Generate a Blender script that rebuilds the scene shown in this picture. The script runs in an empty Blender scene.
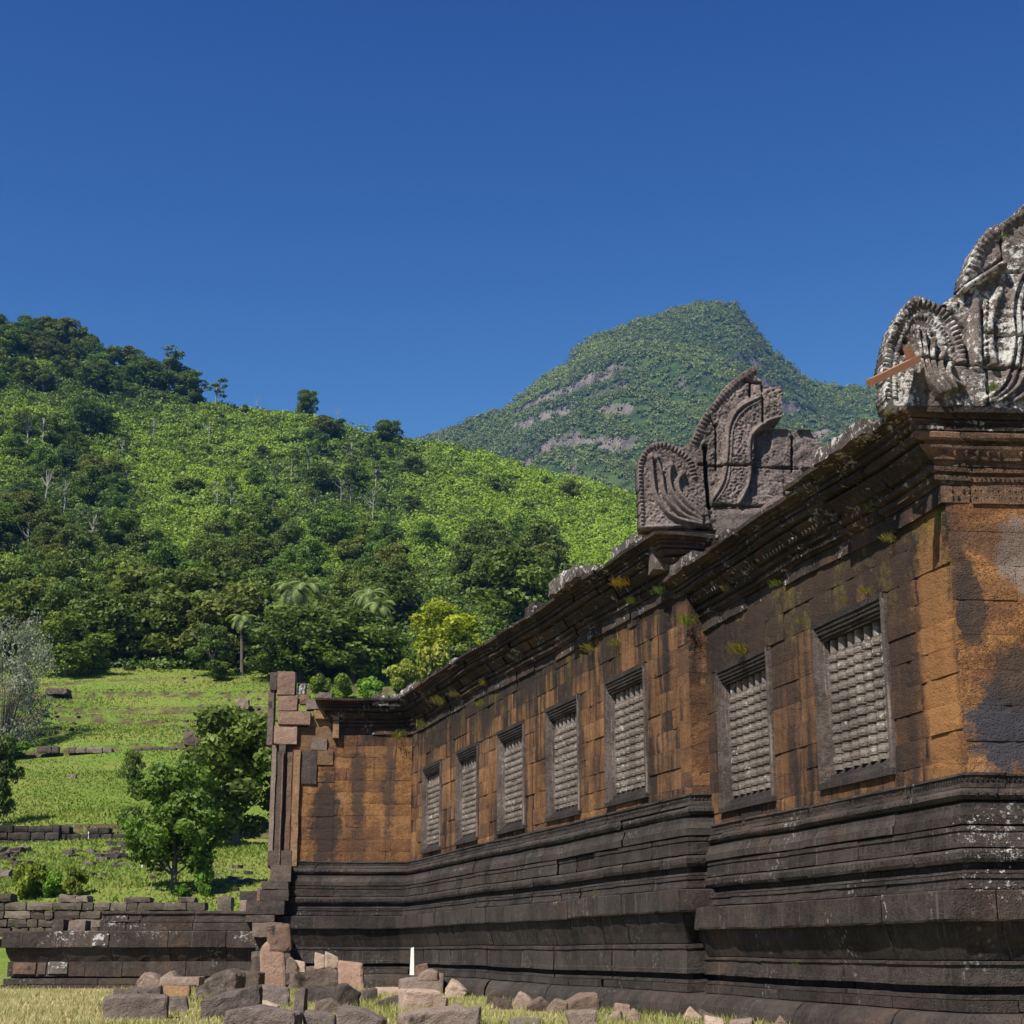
import bpy, math, random
import numpy as np
from mathutils import Vector, noise as mnoise

R = math.radians
rng = random.Random(7)
npr = np.random.default_rng(7)
scene = bpy.context.scene
col = scene.collection

# ------------------------------------------------------------------ camera, sky, sun
F_PX, HORIZON = 1580.0, 950.0
PITCH = math.atan((HORIZON - 512) / F_PX)
cam = bpy.data.cameras.new('camera')
cam.sensor_width = 36.0
cam.lens = F_PX * 36.0 / 1024.0
cam.clip_start, cam.clip_end = 0.1, 20000.0
cam_ob = bpy.data.objects.new('camera', cam)
cam_ob.rotation_euler = (math.pi / 2 + PITCH, 0, 0)
col.objects.link(cam_ob)
scene.camera = cam_ob

SUN_EL = R(50.0)
SUN_H = Vector((-0.60, -0.80)).normalized()
world = bpy.data.worlds.new('World')
scene.world = world
world.use_nodes = True
wn = world.node_tree
bg = wn.nodes['Background']
sky = wn.nodes.new('ShaderNodeTexSky')
sky.sky_type = 'NISHITA'
sky.sun_disc = False
sky.sun_elevation = SUN_EL
sky.sun_rotation = math.atan2(SUN_H.x, SUN_H.y)
sky.altitude = 1200.0
sky.air_density = 1.0
sky.dust_density = 0.2
sky.ozone_density = 3.0
SKY_K = 0.085
# the deep polarised blue of the photograph: a tone curve per channel on the sky's own radiance
sepc = wn.nodes.new('ShaderNodeSeparateColor'); comb = wn.nodes.new('ShaderNodeCombineColor')
wn.links.new(sky.outputs[0], sepc.inputs[0])
EXPO = 0.8
for ch, (ga, gg, cap) in enumerate(((19.0, 2.53, 0.30), (6.9, 2.1, 0.45), (1.98, 1.29, 0.80))):
    m0 = wn.nodes.new('ShaderNodeMath'); m0.operation = 'MULTIPLY'; m0.inputs[1].default_value = SKY_K
    m1 = wn.nodes.new('ShaderNodeMath'); m1.operation = 'POWER'; m1.inputs[1].default_value = gg
    m2 = wn.nodes.new('ShaderNodeMath'); m2.operation = 'MULTIPLY'; m2.inputs[1].default_value = ga / SKY_K * 2 ** -EXPO
    m3 = wn.nodes.new('ShaderNodeMath'); m3.operation = 'MINIMUM'; m3.inputs[1].default_value = cap / SKY_K * 2 ** -EXPO
    wn.links.new(sepc.outputs[ch], m0.inputs[0]); wn.links.new(m0.outputs[0], m1.inputs[0])
    wn.links.new(m1.outputs[0], m2.inputs[0]); wn.links.new(m2.outputs[0], m3.inputs[0]); wn.links.new(m3.outputs[0], comb.inputs[ch])
wn.links.new(comb.outputs[0], bg.inputs['Color'])
bg.inputs['Strength'].default_value = SKY_K

sun = bpy.data.lights.new('sun', 'SUN')
sun.energy = 4.9
sun.angle = R(0.5)
sun.color = (1.0, 0.93, 0.82)
sun_ob = bpy.data.objects.new('sun', sun)
sd = Vector((SUN_H.x * math.cos(SUN_EL), SUN_H.y * math.cos(SUN_EL), math.sin(SUN_EL)))
sun_ob.rotation_euler = sd.to_track_quat('Z', 'Y').to_euler()
sun_ob.location = (-30, -30, 60)
col.objects.link(sun_ob)
scene.view_settings.view_transform = 'Standard'
scene.view_settings.look = 'None'
scene.view_settings.exposure = EXPO
scene.view_settings.gamma = 1.0
scene.cycles.use_denoising = True
scene.cycles.max_bounces = 6
scene.cycles.volume_bounces = 0

# ------------------------------------------------------------------ measuring helpers (eye level is z = 0)
CP, SP = math.cos(PITCH), math.sin(PITCH)
def ray(x, y):
    u, v = x - 512.0, y - 512.0
    return Vector((u, F_PX * CP + v * SP, F_PX * SP - v * CP))
def at_z(x, y, z):
    r = ray(x, y); return r * (z / r.z)
def on_plane(x, y, P, n):
    r = ray(x, y); return r * (P.dot(n) / r.dot(n))
def dirv(deg):
    return Vector((math.sin(R(deg)), math.cos(R(deg)), 0))
def left(d):
    return Vector((-d.y, d.x, 0))

# ------------------------------------------------------------------ object helpers
def tag(o, label=None, cat=None, group=None, kind=None):
    if label: o['label'] = label
    if cat: o['category'] = cat
    if group: o['group'] = group
    if kind: o['kind'] = kind
    return o
def empty(name, loc=(0, 0, 0), label=None, cat=None, group=None):
    o = bpy.data.objects.new(name, None)
    o.location = loc; o.empty_display_size = 0.2
    col.objects.link(o)
    return tag(o, label, cat, group)
def link(name, me, parent=None):
    o = bpy.data.objects.new(name, me)
    col.objects.link(o)
    if parent is not None:
        o.parent = parent
    return o

class MB:
    """collects one mesh: vertices, faces, a uv in metres and a tint per vertex"""
    def __init__(s): s.v, s.f, s.t, s.uv = [], [], [], []
    def add(s, verts, faces, tint=0.5, uvs=None):
        b = len(s.v)
        s.v.extend([tuple(p) for p in verts])
        s.f.extend([tuple(i + b for i in f) for f in faces])
        if isinstance(tint, (list, tuple)): s.t.extend(tint)
        else: s.t.extend([tint] * len(verts))
        if uvs is None: uvs = [(p[0] + 0.31 * p[1], p[2] + 0.17 * p[1]) for p in verts]
        s.uv.extend(uvs)
    def build(s, name, mat, parent=None, smooth=False, origin=None):
        me = bpy.data.meshes.new(name)
        vs = s.v
        if origin is not None:
            vs = [(p[0] - origin[0], p[1] - origin[1], p[2] - origin[2]) for p in vs]
        me.from_pydata(vs, [], s.f)
        a = me.attributes.new('tint', 'FLOAT', 'POINT')
        a.data.foreach_set('value', np.array(s.t, dtype=np.float32))
        uvl = me.uv_layers.new(name='UVMap')
        li = np.empty(len(me.loops), dtype=np.int32); me.loops.foreach_get('vertex_index', li)
        uvl.data.foreach_set('uv', np.array(s.uv, dtype=np.float32)[li].ravel())
        me.materials.append(mat)
        me.update()
        if smooth: me.polygons.foreach_set('use_smooth', [True] * len(me.polygons))
        return link(name, me, parent)

def np_mesh(name, V, Fq, mat, tone=None, smooth=False):
    """big quad / triangle mesh from arrays"""
    me = bpy.data.meshes.new(name)
    n, k = Fq.shape
    me.vertices.add(len(V)); me.vertices.foreach_set('co', V.astype(np.float32).ravel())
    me.loops.add(n * k); me.loops.foreach_set('vertex_index', Fq.astype(np.int32).ravel())
    me.polygons.add(n)
    me.polygons.foreach_set('loop_start', np.arange(0, n * k, k, dtype=np.int32))
    me.polygons.foreach_set('loop_total', np.full(n, k, dtype=np.int32))
    if smooth: me.polygons.foreach_set('use_smooth', np.ones(n, dtype=bool))
    me.update(calc_edges=True)
    if tone is not None:
        a = me.attributes.new('tint', 'FLOAT', 'POINT')
        a.data.foreach_set('value', tone.astype(np.float32))
    me.materials.append(mat)
    return me

# ------------------------------------------------------------------ node helpers
class G:
    def __init__(s, name):
        s.m = bpy.data.materials.new(name); s.m.use_nodes = True
        s.nt = s.m.node_tree; s.nt.nodes.clear()
        s.out = s.nt.nodes.new('ShaderNodeOutputMaterial')
    def n(s, t, **kw):
        nd = s.nt.nodes.new(t)
        for k, v in kw.items(): setattr(nd, k, v)
        return nd
    def put(s, sock, v):
        if isinstance(v, bpy.types.NodeSocket): s.nt.links.new(v, sock)
        elif v is not None:
            if isinstance(v, (tuple, list)) and len(v) == 3 and sock.type == 'RGBA': v = (*v, 1)
            sock.default_value = v
    def math(s, op, a, b=0.0, clamp=False):
        nd = s.n('ShaderNodeMath', operation=op, use_clamp=clamp)
        s.put(nd.inputs[0], a); s.put(nd.inputs[1], b); return nd.outputs[0]
    def mix(s, f, a, b, mode='MIX'):
        nd = s.n('ShaderNodeMix', data_type='RGBA', blend_type=mode)
        s.put(nd.inputs[0], f); s.put(nd.inputs[6], a); s.put(nd.inputs[7], b); return nd.outputs[2]
    def step(s, v, lo, hi, a=0.0, b=1.0):
        nd = s.n('ShaderNodeMapRange', interpolation_type='SMOOTHSTEP')
        s.put(nd.inputs[0], v); s.put(nd.inputs[1], lo); s.put(nd.inputs[2], hi)
        s.put(nd.inputs[3], a); s.put(nd.inputs[4], b); return nd.outputs[0]
    def map(s, vec, scale=(1, 1, 1), loc=(0, 0, 0)):
        nd = s.n('ShaderNodeMapping'); s.put(nd.inputs['Vector'], vec)
        nd.inputs['Scale'].default_value = scale; nd.inputs['Location'].default_value = loc
        return nd.outputs[0]
    def noise(s, vec, scale, detail=4.0, rough=0.6, dist=0.0):
        nd = s.n('ShaderNodeTexNoise'); s.put(nd.inputs['Vector'], vec)
        nd.inputs['Scale'].default_value = scale; nd.inputs['Detail'].default_value = detail
        nd.inputs['Roughness'].default_value = rough; nd.inputs['Distortion'].default_value = dist
        return nd.outputs[0]
    def voro(s, vec, scale, feature='F1', rnd=1.0):
        nd = s.n('ShaderNodeTexVoronoi', feature=feature); s.put(nd.inputs['Vector'], vec)
        nd.inputs['Scale'].default_value = scale
        nd.inputs['Randomness'].default_value = rnd
        return nd.outputs[0]
    def attr(s, name='tint'):
        return s.n('ShaderNodeAttribute', attribute_name=name).outputs['Fac']
    def uv(s): return s.n('ShaderNodeTexCoord').outputs['UV']
    def obj(s): return s.n('ShaderNodeTexCoord').outputs['Object']
    def geo(s): return s.n('ShaderNodeNewGeometry')
    def sep(s, v):
        nd = s.n('ShaderNodeSeparateXYZ'); s.put(nd.inputs[0], v); return nd.outputs
    def bump(s, h, strength=0.5, dist=0.02, normal=None):
        nd = s.n('ShaderNodeBump'); nd.inputs['Strength'].default_value = strength
        nd.inputs['Distance'].default_value = dist
        s.put(nd.inputs['Height'], h)
        if normal is not None: s.put(nd.inputs['Normal'], normal)
        return nd.outputs[0]
    def done(s, color, rough=0.85, normal=None, spec=0.25):
        b = s.n('ShaderNodeBsdfPrincipled')
        s.put(b.inputs['Base Color'], color); s.put(b.inputs['Roughness'], rough)
        b.inputs['Specular IOR Level'].default_value = spec
        if normal is not None: s.put(b.inputs['Normal'], normal)
        s.nt.links.new(b.outputs[0], s.out.inputs[0]); return s.m

def stone_bump(g, vec, pit=1.0):
    h = g.math('MULTIPLY', g.noise(vec, 13.0, 8, 0.72), 0.7)
    v = g.voro(vec, 36.0)
    pits = g.step(v, 0.10, 0.40)
    fine = g.noise(vec, 60.0, 3, 0.6)
    hh = g.math('ADD', g.math('MULTIPLY', h, 1.0), g.math('MULTIPLY', pits, 0.28 * pit))
    hh = g.math('ADD', hh, g.math('MULTIPLY', fine, 0.22))
    return hh

def wall_material(name, orange=0.5, dark=0.5, blobs=(), moss=0.3, ztop=4.5, streak=1.0):
    """orange laterite-brown masonry under black run-off streaks"""
    g = G(name)
    uv = g.uv(); P = g.map(uv, (1, 1, 1), (rng.random() * 20, rng.random() * 5, 0))
    tint = g.attr()
    pos = g.geo().outputs['Position']
    mott = g.noise(pos, 2.6, 6, 0.65)
    fine = g.noise(pos, 22.0, 6, 0.75)
    c = g.mix(g.step(mott, 0.3, 0.7), (0.125, 0.062, 0.030), (0.36, 0.182, 0.066))
    grit = g.noise(pos, 48.0, 4, 0.7)
    c = g.mix(g.step(fine, 0.34, 0.66), g.mix(0.75, c, (0.045, 0.021, 0.012)), c)
    c = g.mix(g.step(grit, 0.56, 0.72, 0, 0.7), c, (0.035, 0.02, 0.014))
    c = g.mix(g.step(grit, 0.42, 0.30, 0, 0.5), c, (0.36, 0.21, 0.095))
    c = g.mix(g.step(g.noise(pos, 1.1, 5, 0.6), 0.52, 0.72), c, (0.30, 0.165, 0.085))
    if orange > 0.9: c = g.mix(1.0, c, (1.18, 1.14, 1.10), 'MULTIPLY')
    c = g.mix(g.step(tint, 0.6, 1.0, 0, 0.45), c, (0.16, 0.072, 0.042))
    c = g.mix(g.step(tint, 0.4, 0.0, 0, 0.38), c, (0.31, 0.165, 0.075))
    # run-off streaks: stretched downwards, soft, several widths
    s1 = g.noise(g.map(P, (3.0, 0.16, 1)), 1.0, 7, 0.66, 0.25)
    s2 = g.noise(g.map(P, (6.5, 0.40, 1), (3, 7, 0)), 1.0, 5, 0.6)
    patch = g.noise(g.map(P, (0.55, 0.5, 1), (9, 2, 0)), 1.0, 5, 0.65)
    st = g.math('ADD', g.math('MULTIPLY', s1, 0.55 * streak), g.math('MULTIPLY', s2, 0.30 * streak))
    st = g.math('ADD', st, g.math('MULTIPLY', patch, 0.45))
    st = g.math('ADD', st, g.math('MULTIPLY', fine, 0.16))
    st = g.math('ADD', st, g.math('MULTIPLY', tint, 0.10))
    v = g.sep(uv)[1]; u = g.sep(uv)[0]
    st = g.math('ADD', st, g.step(v, ztop - 1.3, ztop + 0.1, 0, 0.17))
    st = g.math('ADD', st, g.math('MULTIPLY', g.math('SUBTRACT', grit, 0.5), 0.12))
    lo = 0.555 + 0.40 * streak - 0.33 * dark
    black = g.step(st, lo + 0.03, lo + 0.15)
    brown = g.step(st, lo - 0.13, lo + 0.06)
    c = g.mix(g.math('MULTIPLY', brown, 0.75 * (1 - orange * 0.5)), c, (0.085, 0.047, 0.032))
    c = g.mix(g.math('MULTIPLY', black, 0.93), c, g.mix(fine, (0.013, 0.011, 0.011), (0.036, 0.028, 0.025)))
    s3 = g.noise(g.map(P, (4.6, 0.20, 1), (7, 1, 0)), 1.0, 6, 0.68, 0.3)
    s3 = g.math('ADD', s3, g.math('MULTIPLY', g.math('SUBTRACT', fine, 0.5), 0.12))
    s3 = g.math('ADD', s3, g.math('MULTIPLY', g.step(v, ztop - 2.4, ztop, 0, 1), 0.07))
    lo3 = 0.66 - 0.13 * dark
    c = g.mix(g.step(s3, lo3, lo3 + 0.06, 0, 0.88), c, g.mix(fine, (0.012, 0.010, 0.010), (0.034, 0.027, 0.024)))
    # pale mineral runs
    pale = g.step(g.noise(g.map(P, (8.0, 0.22, 1), (1, 3, 0)), 1.0, 4, 0.6), 0.66, 0.76, 0, 0.45)
    c = g.mix(pale, c, (0.23, 0.17, 0.13))
    for (bu, bv, ru, rv, bc, amt) in blobs:
        du = g.math('DIVIDE', g.math('SUBTRACT', u, bu), ru)
        dv = g.math('DIVIDE', g.math('SUBTRACT', v, bv), rv)
        d = g.math('SQRT', g.math('ADD', g.math('MULTIPLY', du, du), g.math('MULTIPLY', dv, dv)))
        d = g.math('ADD', d, g.math('MULTIPLY', g.math('SUBTRACT', g.noise(pos, 4.5, 6, 0.7), 0.5), 1.9))
        d = g.math('ADD', d, g.math('MULTIPLY', g.math('SUBTRACT', fine, 0.5), 0.5))
        c = g.mix(g.step(d, 1.15, 0.65, 0, amt), c, bc)
    if moss:
        mk = g.math('MULTIPLY', g.step(g.noise(g.map(P, (1.5, 0.9, 1), (5, 5, 0)), 1.0, 7, 0.75), 0.50, 0.64), g.step(v, ztop - 1.6, ztop - 0.2))
        mk = g.math('MULTIPLY', mk, g.step(grit, 0.38, 0.58))
        c = g.mix(g.math('MULTIPLY', mk, moss), c, (0.21, 0.165, 0.035))
    h = stone_bump(g, pos)
    return g.done(c, 0.9, g.bump(h, 1.0, 0.045), 0.12)

def dark_material(name, base=(0.018, 0.015, 0.0145), light=(0.048, 0.039, 0.035), lichen=0.0, warm=0.0, streak=0.5, spots=0.35, groups=()):
    """blackened sandstone: vertical pale runs and white lichen"""
    g = G(name)
    uv = g.uv(); pos = g.geo().outputs['Position']
    P = g.map(uv, (1, 1, 1), (rng.random() * 20, rng.random() * 9, 0))
    tint = g.attr()
    a = g.noise(pos, 1.6, 7, 0.68)
    f = g.noise(pos, 16.0, 6, 0.7)
    c = g.mix(g.step(g.math('ADD', g.math('MULTIPLY', a, 0.6), g.math('MULTIPLY', f, 0.4)), 0.36, 0.66), base, light)
    c = g.mix(g.step(tint, 0.6, 1.0, 0, 0.28), c, tuple(x * 1.5 for x in light))
    c = g.mix(g.step(tint, 0.3, 0.0, 0, 0.35), c, tuple(x * 0.6 for x in base))
    s = g.noise(g.map(P, (9.0, 0.35, 1)), 1.0, 5, 0.65)
    c = g.mix(g.step(s, 0.56, 0.78, 0, streak), c, tuple(x * 2.3 for x in light))
    if warm:
        w = g.noise(pos, 0.9, 5, 0.6)
        c = g.mix(g.step(w, 0.5, 0.7, 0, warm), c, (0.17, 0.088, 0.05))
    if lichen or spots:
        l1 = g.noise(pos, 3.1, 7, 0.72)
        l2 = g.voro(pos, 13.0)
        m = g.math('MULTIPLY', g.step(l2, 0.40, 0.22), g.step(g.noise(pos, 1.3, 4, 0.6), 0.55, 0.66))
        c = g.mix(g.math('MULTIPLY', m, spots), c, (0.36, 0.35, 0.33))
        th = 0.72 - 0.24 * lichen
        l3 = g.math('ADD', l1, g.math('MULTIPLY', g.math('SUBTRACT', f, 0.5), 0.75))
        c = g.mix(g.step(l3, th, th + 0.05, 0, min(1.0, lichen * 1.6)), c, g.mix(f, (0.24, 0.23, 0.22), (0.60, 0.585, 0.56)))
    u, v = g.sep(uv)[0], g.sep(uv)[1]
    for (bu, bv, ru, rv, amt) in groups:
        du = g.math('DIVIDE', g.math('SUBTRACT', u, bu), ru); dv = g.math('DIVIDE', g.math('SUBTRACT', v, bv), rv)
        d = g.math('SQRT', g.math('ADD', g.math('MULTIPLY', du, du), g.math('MULTIPLY', dv, dv)))
        k = g.math('ADD', g.math('MULTIPLY', g.noise(pos, 11.0, 6, 0.7), 0.6), g.math('MULTIPLY', g.noise(pos, 42.0, 3, 0.6), 0.4))
        k = g.math('SUBTRACT', k, g.math('MULTIPLY', d, 0.09))
        c = g.mix(g.step(k, 0.50, 0.56, 0, amt), c, (0.46, 0.44, 0.42))
    grit = g.noise(pos, 52.0, 4, 0.7)
    c = g.mix(g.step(grit, 0.58, 0.74, 0, 0.6), c, tuple(x * 2.4 for x in light))
    c = g.mix(g.step(grit, 0.42, 0.28, 0, 0.6), c, tuple(x * 0.5 for x in base))
    s2 = g.noise(g.map(P, (22.0, 0.9, 1), (4, 4, 0)), 1.0, 4, 0.6)
    c = g.mix(g.step(s2, 0.60, 0.74, 0, streak * 0.8), c, tuple(x * 2.6 for x in light))
    h = stone_bump(g, pos, 0.8)
    return g.done(c, 0.88, g.bump(h, 1.0, 0.04), 0.15)

def rock_material(name, a, b, dark=0.3):
    g = G(name)
    pos = g.obj()
    rnd = g.n('ShaderNodeObjectInfo').outputs['Random']
    off = g.n('ShaderNodeVectorMath', operation='ADD')
    g.put(off.inputs[0], pos); cmb = g.n('ShaderNodeCombineXYZ')
    for i in range(3): g.put(cmb.inputs[i], g.math('MULTIPLY', rnd, 37.0 + i * 11))
    g.put(off.inputs[1], cmb.outputs[0]); vec = off.outputs[0]
    f = g.noise(vec, 14, 7, 0.7); m = g.noise(vec, 2.2, 6, 0.65)
    c = g.mix(g.step(g.math('ADD', g.math('MULTIPLY', m, 0.6), g.math('MULTIPLY', f, 0.4)), 0.36, 0.64), a, b)
    tt = g.attr(); c = g.mix(g.step(tt, 0.0, 1.0, 0.55, 0.0), c, tuple(x * 0.45 for x in a)); c = g.mix(g.step(tt, 0.6, 1.0, 0, 0.5), c, tuple(min(1, x * 1.5) for x in b))
    st = g.noise(vec, 1.5, 6, 0.7)
    c = g.mix(g.step(st, 0.70 - dark * 0.32, 0.80 - dark * 0.32), c, (0.038, 0.031, 0.029))
    c = g.mix(g.step(g.noise(vec, 5, 6, 0.7), 0.66, 0.72, 0, 0.5), c, (0.34, 0.32, 0.30))
    return g.done(c, 0.88, g.bump(stone_bump(g, vec, 0.7), 1.0, 0.05), 0.15)

def leaf_material(name, darkc, lightc, trans=0.3, by_object=True):
    g = G(name)
    t = g.attr()
    c = g.mix(t, darkc, lightc)
    if by_object:
        oi = g.n('ShaderNodeObjectInfo')
        c = g.mix(1.0, c, oi.outputs['Color'], 'MULTIPLY')
    b = g.n('ShaderNodeBsdfPrincipled'); g.put(b.inputs['Base Color'], c)
    b.inputs['Roughness'].default_value = 0.55; b.inputs['Specular IOR Level'].default_value = 0.25
    tr = g.n('ShaderNodeBsdfTranslucent'); g.put(tr.inputs['Color'], g.mix(0.5, c, g.mix(1.0, c, (1.3, 1.25, 0.5), 'MULTIPLY')))
    mx = g.n('ShaderNodeMixShader'); mx.inputs[0].default_value = trans
    g.nt.links.new(b.outputs[0], mx.inputs[1]); g.nt.links.new(tr.outputs[0], mx.inputs[2])
    g.nt.links.new(mx.outputs[0], g.out.inputs[0])
    return g.m

BLUEBLACK = (0.040, 0.042, 0.052)
M = {}
M['wall_near'] = wall_material('brown_stained_masonry', 0.35, 0.74, moss=0.6, ztop=4.6, blobs=[
    (0.38, 2.9, 0.42, 1.9, (0.30, 0.145, 0.052), 0.55),
    (1.15, 3.3, 0.42, 1.9, (0.046, 0.030, 0.023), 0.8), (4.2, 3.7, 1.7, 1.5, (0.062, 0.038, 0.027), 0.42), (7.3, 3.0, 0.5, 1.3, (0.05, 0.034, 0.026), 0.6), (3.0, 4.4, 2.6, 0.55, (0.045, 0.032, 0.025), 0.7)])
M['wall_end'] = wall_material('orange_masonry', 1.0, 0.12, moss=0.0, ztop=7.0, streak=0.75, blobs=[
    (0.52, 2.15, 0.55, 0.48, BLUEBLACK, 0.96), (0.60, 2.62, 0.28, 0.35, (0.045, 0.036, 0.032), 0.85),
    (0.02, 3.75, 0.22, 0.65, (0.05, 0.034, 0.028), 0.85), (0.20, 3.45, 0.18, 0.5, (0.045, 0.034, 0.03), 0.9),
    (0.75, 3.95, 0.22, 0.42, (0.20, 0.17, 0.15), 0.8), (0.55, 4.1, 0.5, 0.2, (0.08, 0.05, 0.035), 0.6),
    (1.6, 3.0, 0.5, 1.0, (0.05, 0.036, 0.03), 0.9)])
M['wall_far'] = wall_material('orange_streaked_masonry', 0.55, 0.67, moss=0.5, ztop=5.3)
M['wall_porch'] = wall_material('orange_porch_masonry', 0.6, 0.36, moss=0.0, ztop=5.6, blobs=[
    (2.15, 3.1, 0.42, 1.4, (0.040, 0.030, 0.026), 0.93), (1.35, 4.0, 0.2, 1.2, (0.05, 0.036, 0.03), 0.85),
    (0.55, 4.0, 0.18, 1.3, (0.06, 0.042, 0.034), 0.8), (1.3, 2.4, 0.25, 0.9, (0.05, 0.036, 0.03), 0.6)])
M['base'] = dark_material('blackened_sandstone', (0.020, 0.0165, 0.0155), (0.062, 0.050, 0.044), spots=0.4, warm=0.18, streak=0.7, groups=[(5.7, 0.40, 0.35, 0.22, 0.9), (5.75, 1.05, 0.55, 0.25, 0.7), (5.6, 0.85, 0.6, 0.14, 0.7), (7.3, 0.3, 0.10, 0.3, 0.8), (6.0, 0.70, 0.12, 0.2, 0.6)])
M['base_far'] = dark_material('blackened_sandstone_far', (0.019, 0.0165, 0.0155), (0.058, 0.049, 0.044), warm=0.12, spots=0.2, streak=0.7, groups=[(6.4, 0.55, 0.15, 0.25, 0.8), (14.0, 1.6, 0.6, 0.1, 0.6)])
M['terrace'] = dark_material('terrace_sandstone', (0.026, 0.021, 0.019), (0.075, 0.06, 0.052), lichen=0.14, warm=0.25, groups=[(4.2, 0.30, 0.45, 0.3, 0.9), (4.6, 0.15, 0.5, 0.35, 0.9), (3.5, 0.58, 0.5, 0.10, 0.9), (3.0, 0.50, 0.4, 0.10, 0.8), (2.5, 0.3, 0.6, 0.3, 0.5), (0.4, 0.15, 0.35, 0.3, 0.95)])
M['cornice'] = dark_material('cornice_sandstone', (0.018, 0.014, 0.013), (0.060, 0.046, 0.040), lichen=0.40, warm=0.35, streak=0.3)
M['cornice_end'] = dark_material('cornice_end_sandstone', (0.045, 0.030, 0.023), (0.17, 0.10, 0.062), lichen=0.05, warm=0.7, streak=0.3, spots=0.2)
M['lichen_slab'] = dark_material('lichened_eave_stone', (0.045, 0.038, 0.036), (0.13, 0.11, 0.10), lichen=0.75)
M['frame'] = dark_material('window_frame_sandstone', (0.034, 0.027, 0.025), (0.112, 0.09, 0.08), lichen=0.16, streak=0.6, spots=0.15)
M['baluster'] = dark_material('baluster_sandstone', (0.085, 0.07, 0.06), (0.20, 0.17, 0.148), lichen=0.38, streak=0.1, spots=0.5)
M['lintel'] = dark_material('lintel_sandstone', (0.018, 0.015, 0.014), (0.045, 0.037, 0.034), streak=0.3, spots=0.1)
M['ped_far'] = dark_material('carved_gable_stone', (0.065, 0.053, 0.049), (0.22, 0.178, 0.163), lichen=0.16, streak=0.2, spots=0.2)
M['ped_near'] = dark_material('lichened_gable_stone', (0.06, 0.05, 0.046), (0.20, 0.165, 0.15), lichen=0.84, streak=0.3)
M['pillar'] = rock_material('pink_sandstone', (0.165, 0.102, 0.076), (0.27, 0.178, 0.135), 0.40)
M['tan'] = rock_material('tan_laterite', (0.17, 0.10, 0.058), (0.27, 0.17, 0.10), 0.3)
M['rock_dark'] = rock_material('dark_sandstone_rock', (0.055, 0.044, 0.040), (0.145, 0.115, 0.10), 0.38)
M['rock_pale'] = rock_material('pale_sandstone_rock', (0.20, 0.142, 0.112), (0.33, 0.25, 0.20), 0.2)
M['rock_mid'] = rock_material('brown_sandstone_rock', (0.10, 0.074, 0.062), (0.19, 0.145, 0.12), 0.36)
M['laterite'] = rock_material('grey_brown_laterite', (0.085, 0.066, 0.054), (0.17, 0.135, 0.108), 0.3)

# ------------------------------------------------------------------ building frame
P0 = at_z(965, 771, 1.72)
uA = dirv(-13.5); nA = left(uA)
uB = dirv(-16.0); nB = left(uB)
tE = dirv(85.0); nE = left(-tE)
tT = dirv(87.0); nT = left(-tT)
P0 = Vector((P0.x, P0.y, 0))
def A_at(s, o, z): return P0 + uA * s + nA * o + Vector((0, 0, z))
J = P0 + uA * 7.66
PB = J + nB * 0.3
SB0 = -0.48                      # the far section starts a little nearer than the step in the plan
PBC = PB + uB * SB0
def B_at(s, o, z): return PB + uB * s + nB * o + Vector((0, 0, z))
LB = 18.15
JT = PB + uB * LB
def T_at(t, o, z): return JT - tT * t + nT * o + Vector((0, 0, z))
def T_px(x, y, o=0.0):
    p = on_plane(x, y, JT + nT * o, nT)
    return (JT - p).dot(tT), p.z
LT = T_px(291, 800)[0]

ZA = [1.70, 0.55, 0.26, -0.10, -0.33, -1.3]
ZBv = [2.15, 0.80, 0.50, 0.08, -0.31, -1.3]
def warp(z): return float(np.interp(-z, [-a for a in ZA], [-0 - b for b in ZBv]) * -1)

# base: courses from the top down; each course is a run of (offset, height) points
BASE = [
    [(-0.05, 1.70), (0.06, 1.70), (0.065, 1.675), (0.05, 1.67), (0.035, 1.60), (0.085, 1.588), (0.09, 1.552)],
    [(0.05, 1.55), (0.09, 1.545), (0.125, 1.51), (0.13, 1.475), (0.10, 1.435), (0.05, 1.43)],
    [(0.05, 1.425), (0.06, 1.40), (0.11, 1.395), (0.115, 1.35), (0.15, 1.285), (0.175, 1.275), (0.175, 1.19), (0.12, 1.185)],
    [(0.12, 1.18), (0.165, 1.17), (0.165, 1.125), (0.150, 1.12), (0.150, 1.105), (0.162, 1.10), (0.162, 1.015), (0.175, 1.01), (0.175, 0.968), (0.12, 0.962)],
    [(0.12, 0.955), (0.19, 0.95), (0.215, 0.92), (0.21, 0.86), (0.19, 0.825), (0.10, 0.815), (0.10, 0.755), (0.17, 0.748), (0.175, 0.722)],
    [(0.12, 0.718), (0.215, 0.712), (0.215, 0.675), (0.20, 0.67), (0.205, 0.61), (0.225, 0.605), (0.225, 0.575), (0.17, 0.57)],
    [(0.15, 0.562), (0.43, 0.552), (0.44, 0.54), (0.44, 0.285), (0.43, 0.262), (0.35, 0.250), (0.335, 0.14), (0.275, 0.03), (0.22, -0.09)],
    [(0.20, -0.10), (0.285, -0.105), (0.285, -0.135), (0.265, -0.14), (0.27, -0.29), (0.28, -0.295), (0.28, -0.33), (0.13, -0.335), (0.13, -0.405), (0.25, -0.412), (0.25, -0.455)],
    [(0.20, -0.46), (0.29, -0.465), (0.29, -0.565), (0.26, -0.57)],
    [(0.26, -0.575), (0.36, -0.585), (0.43, -0.63), (0.50, -0.72), (0.52, -0.80), (0.53, -1.25)],
]
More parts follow.
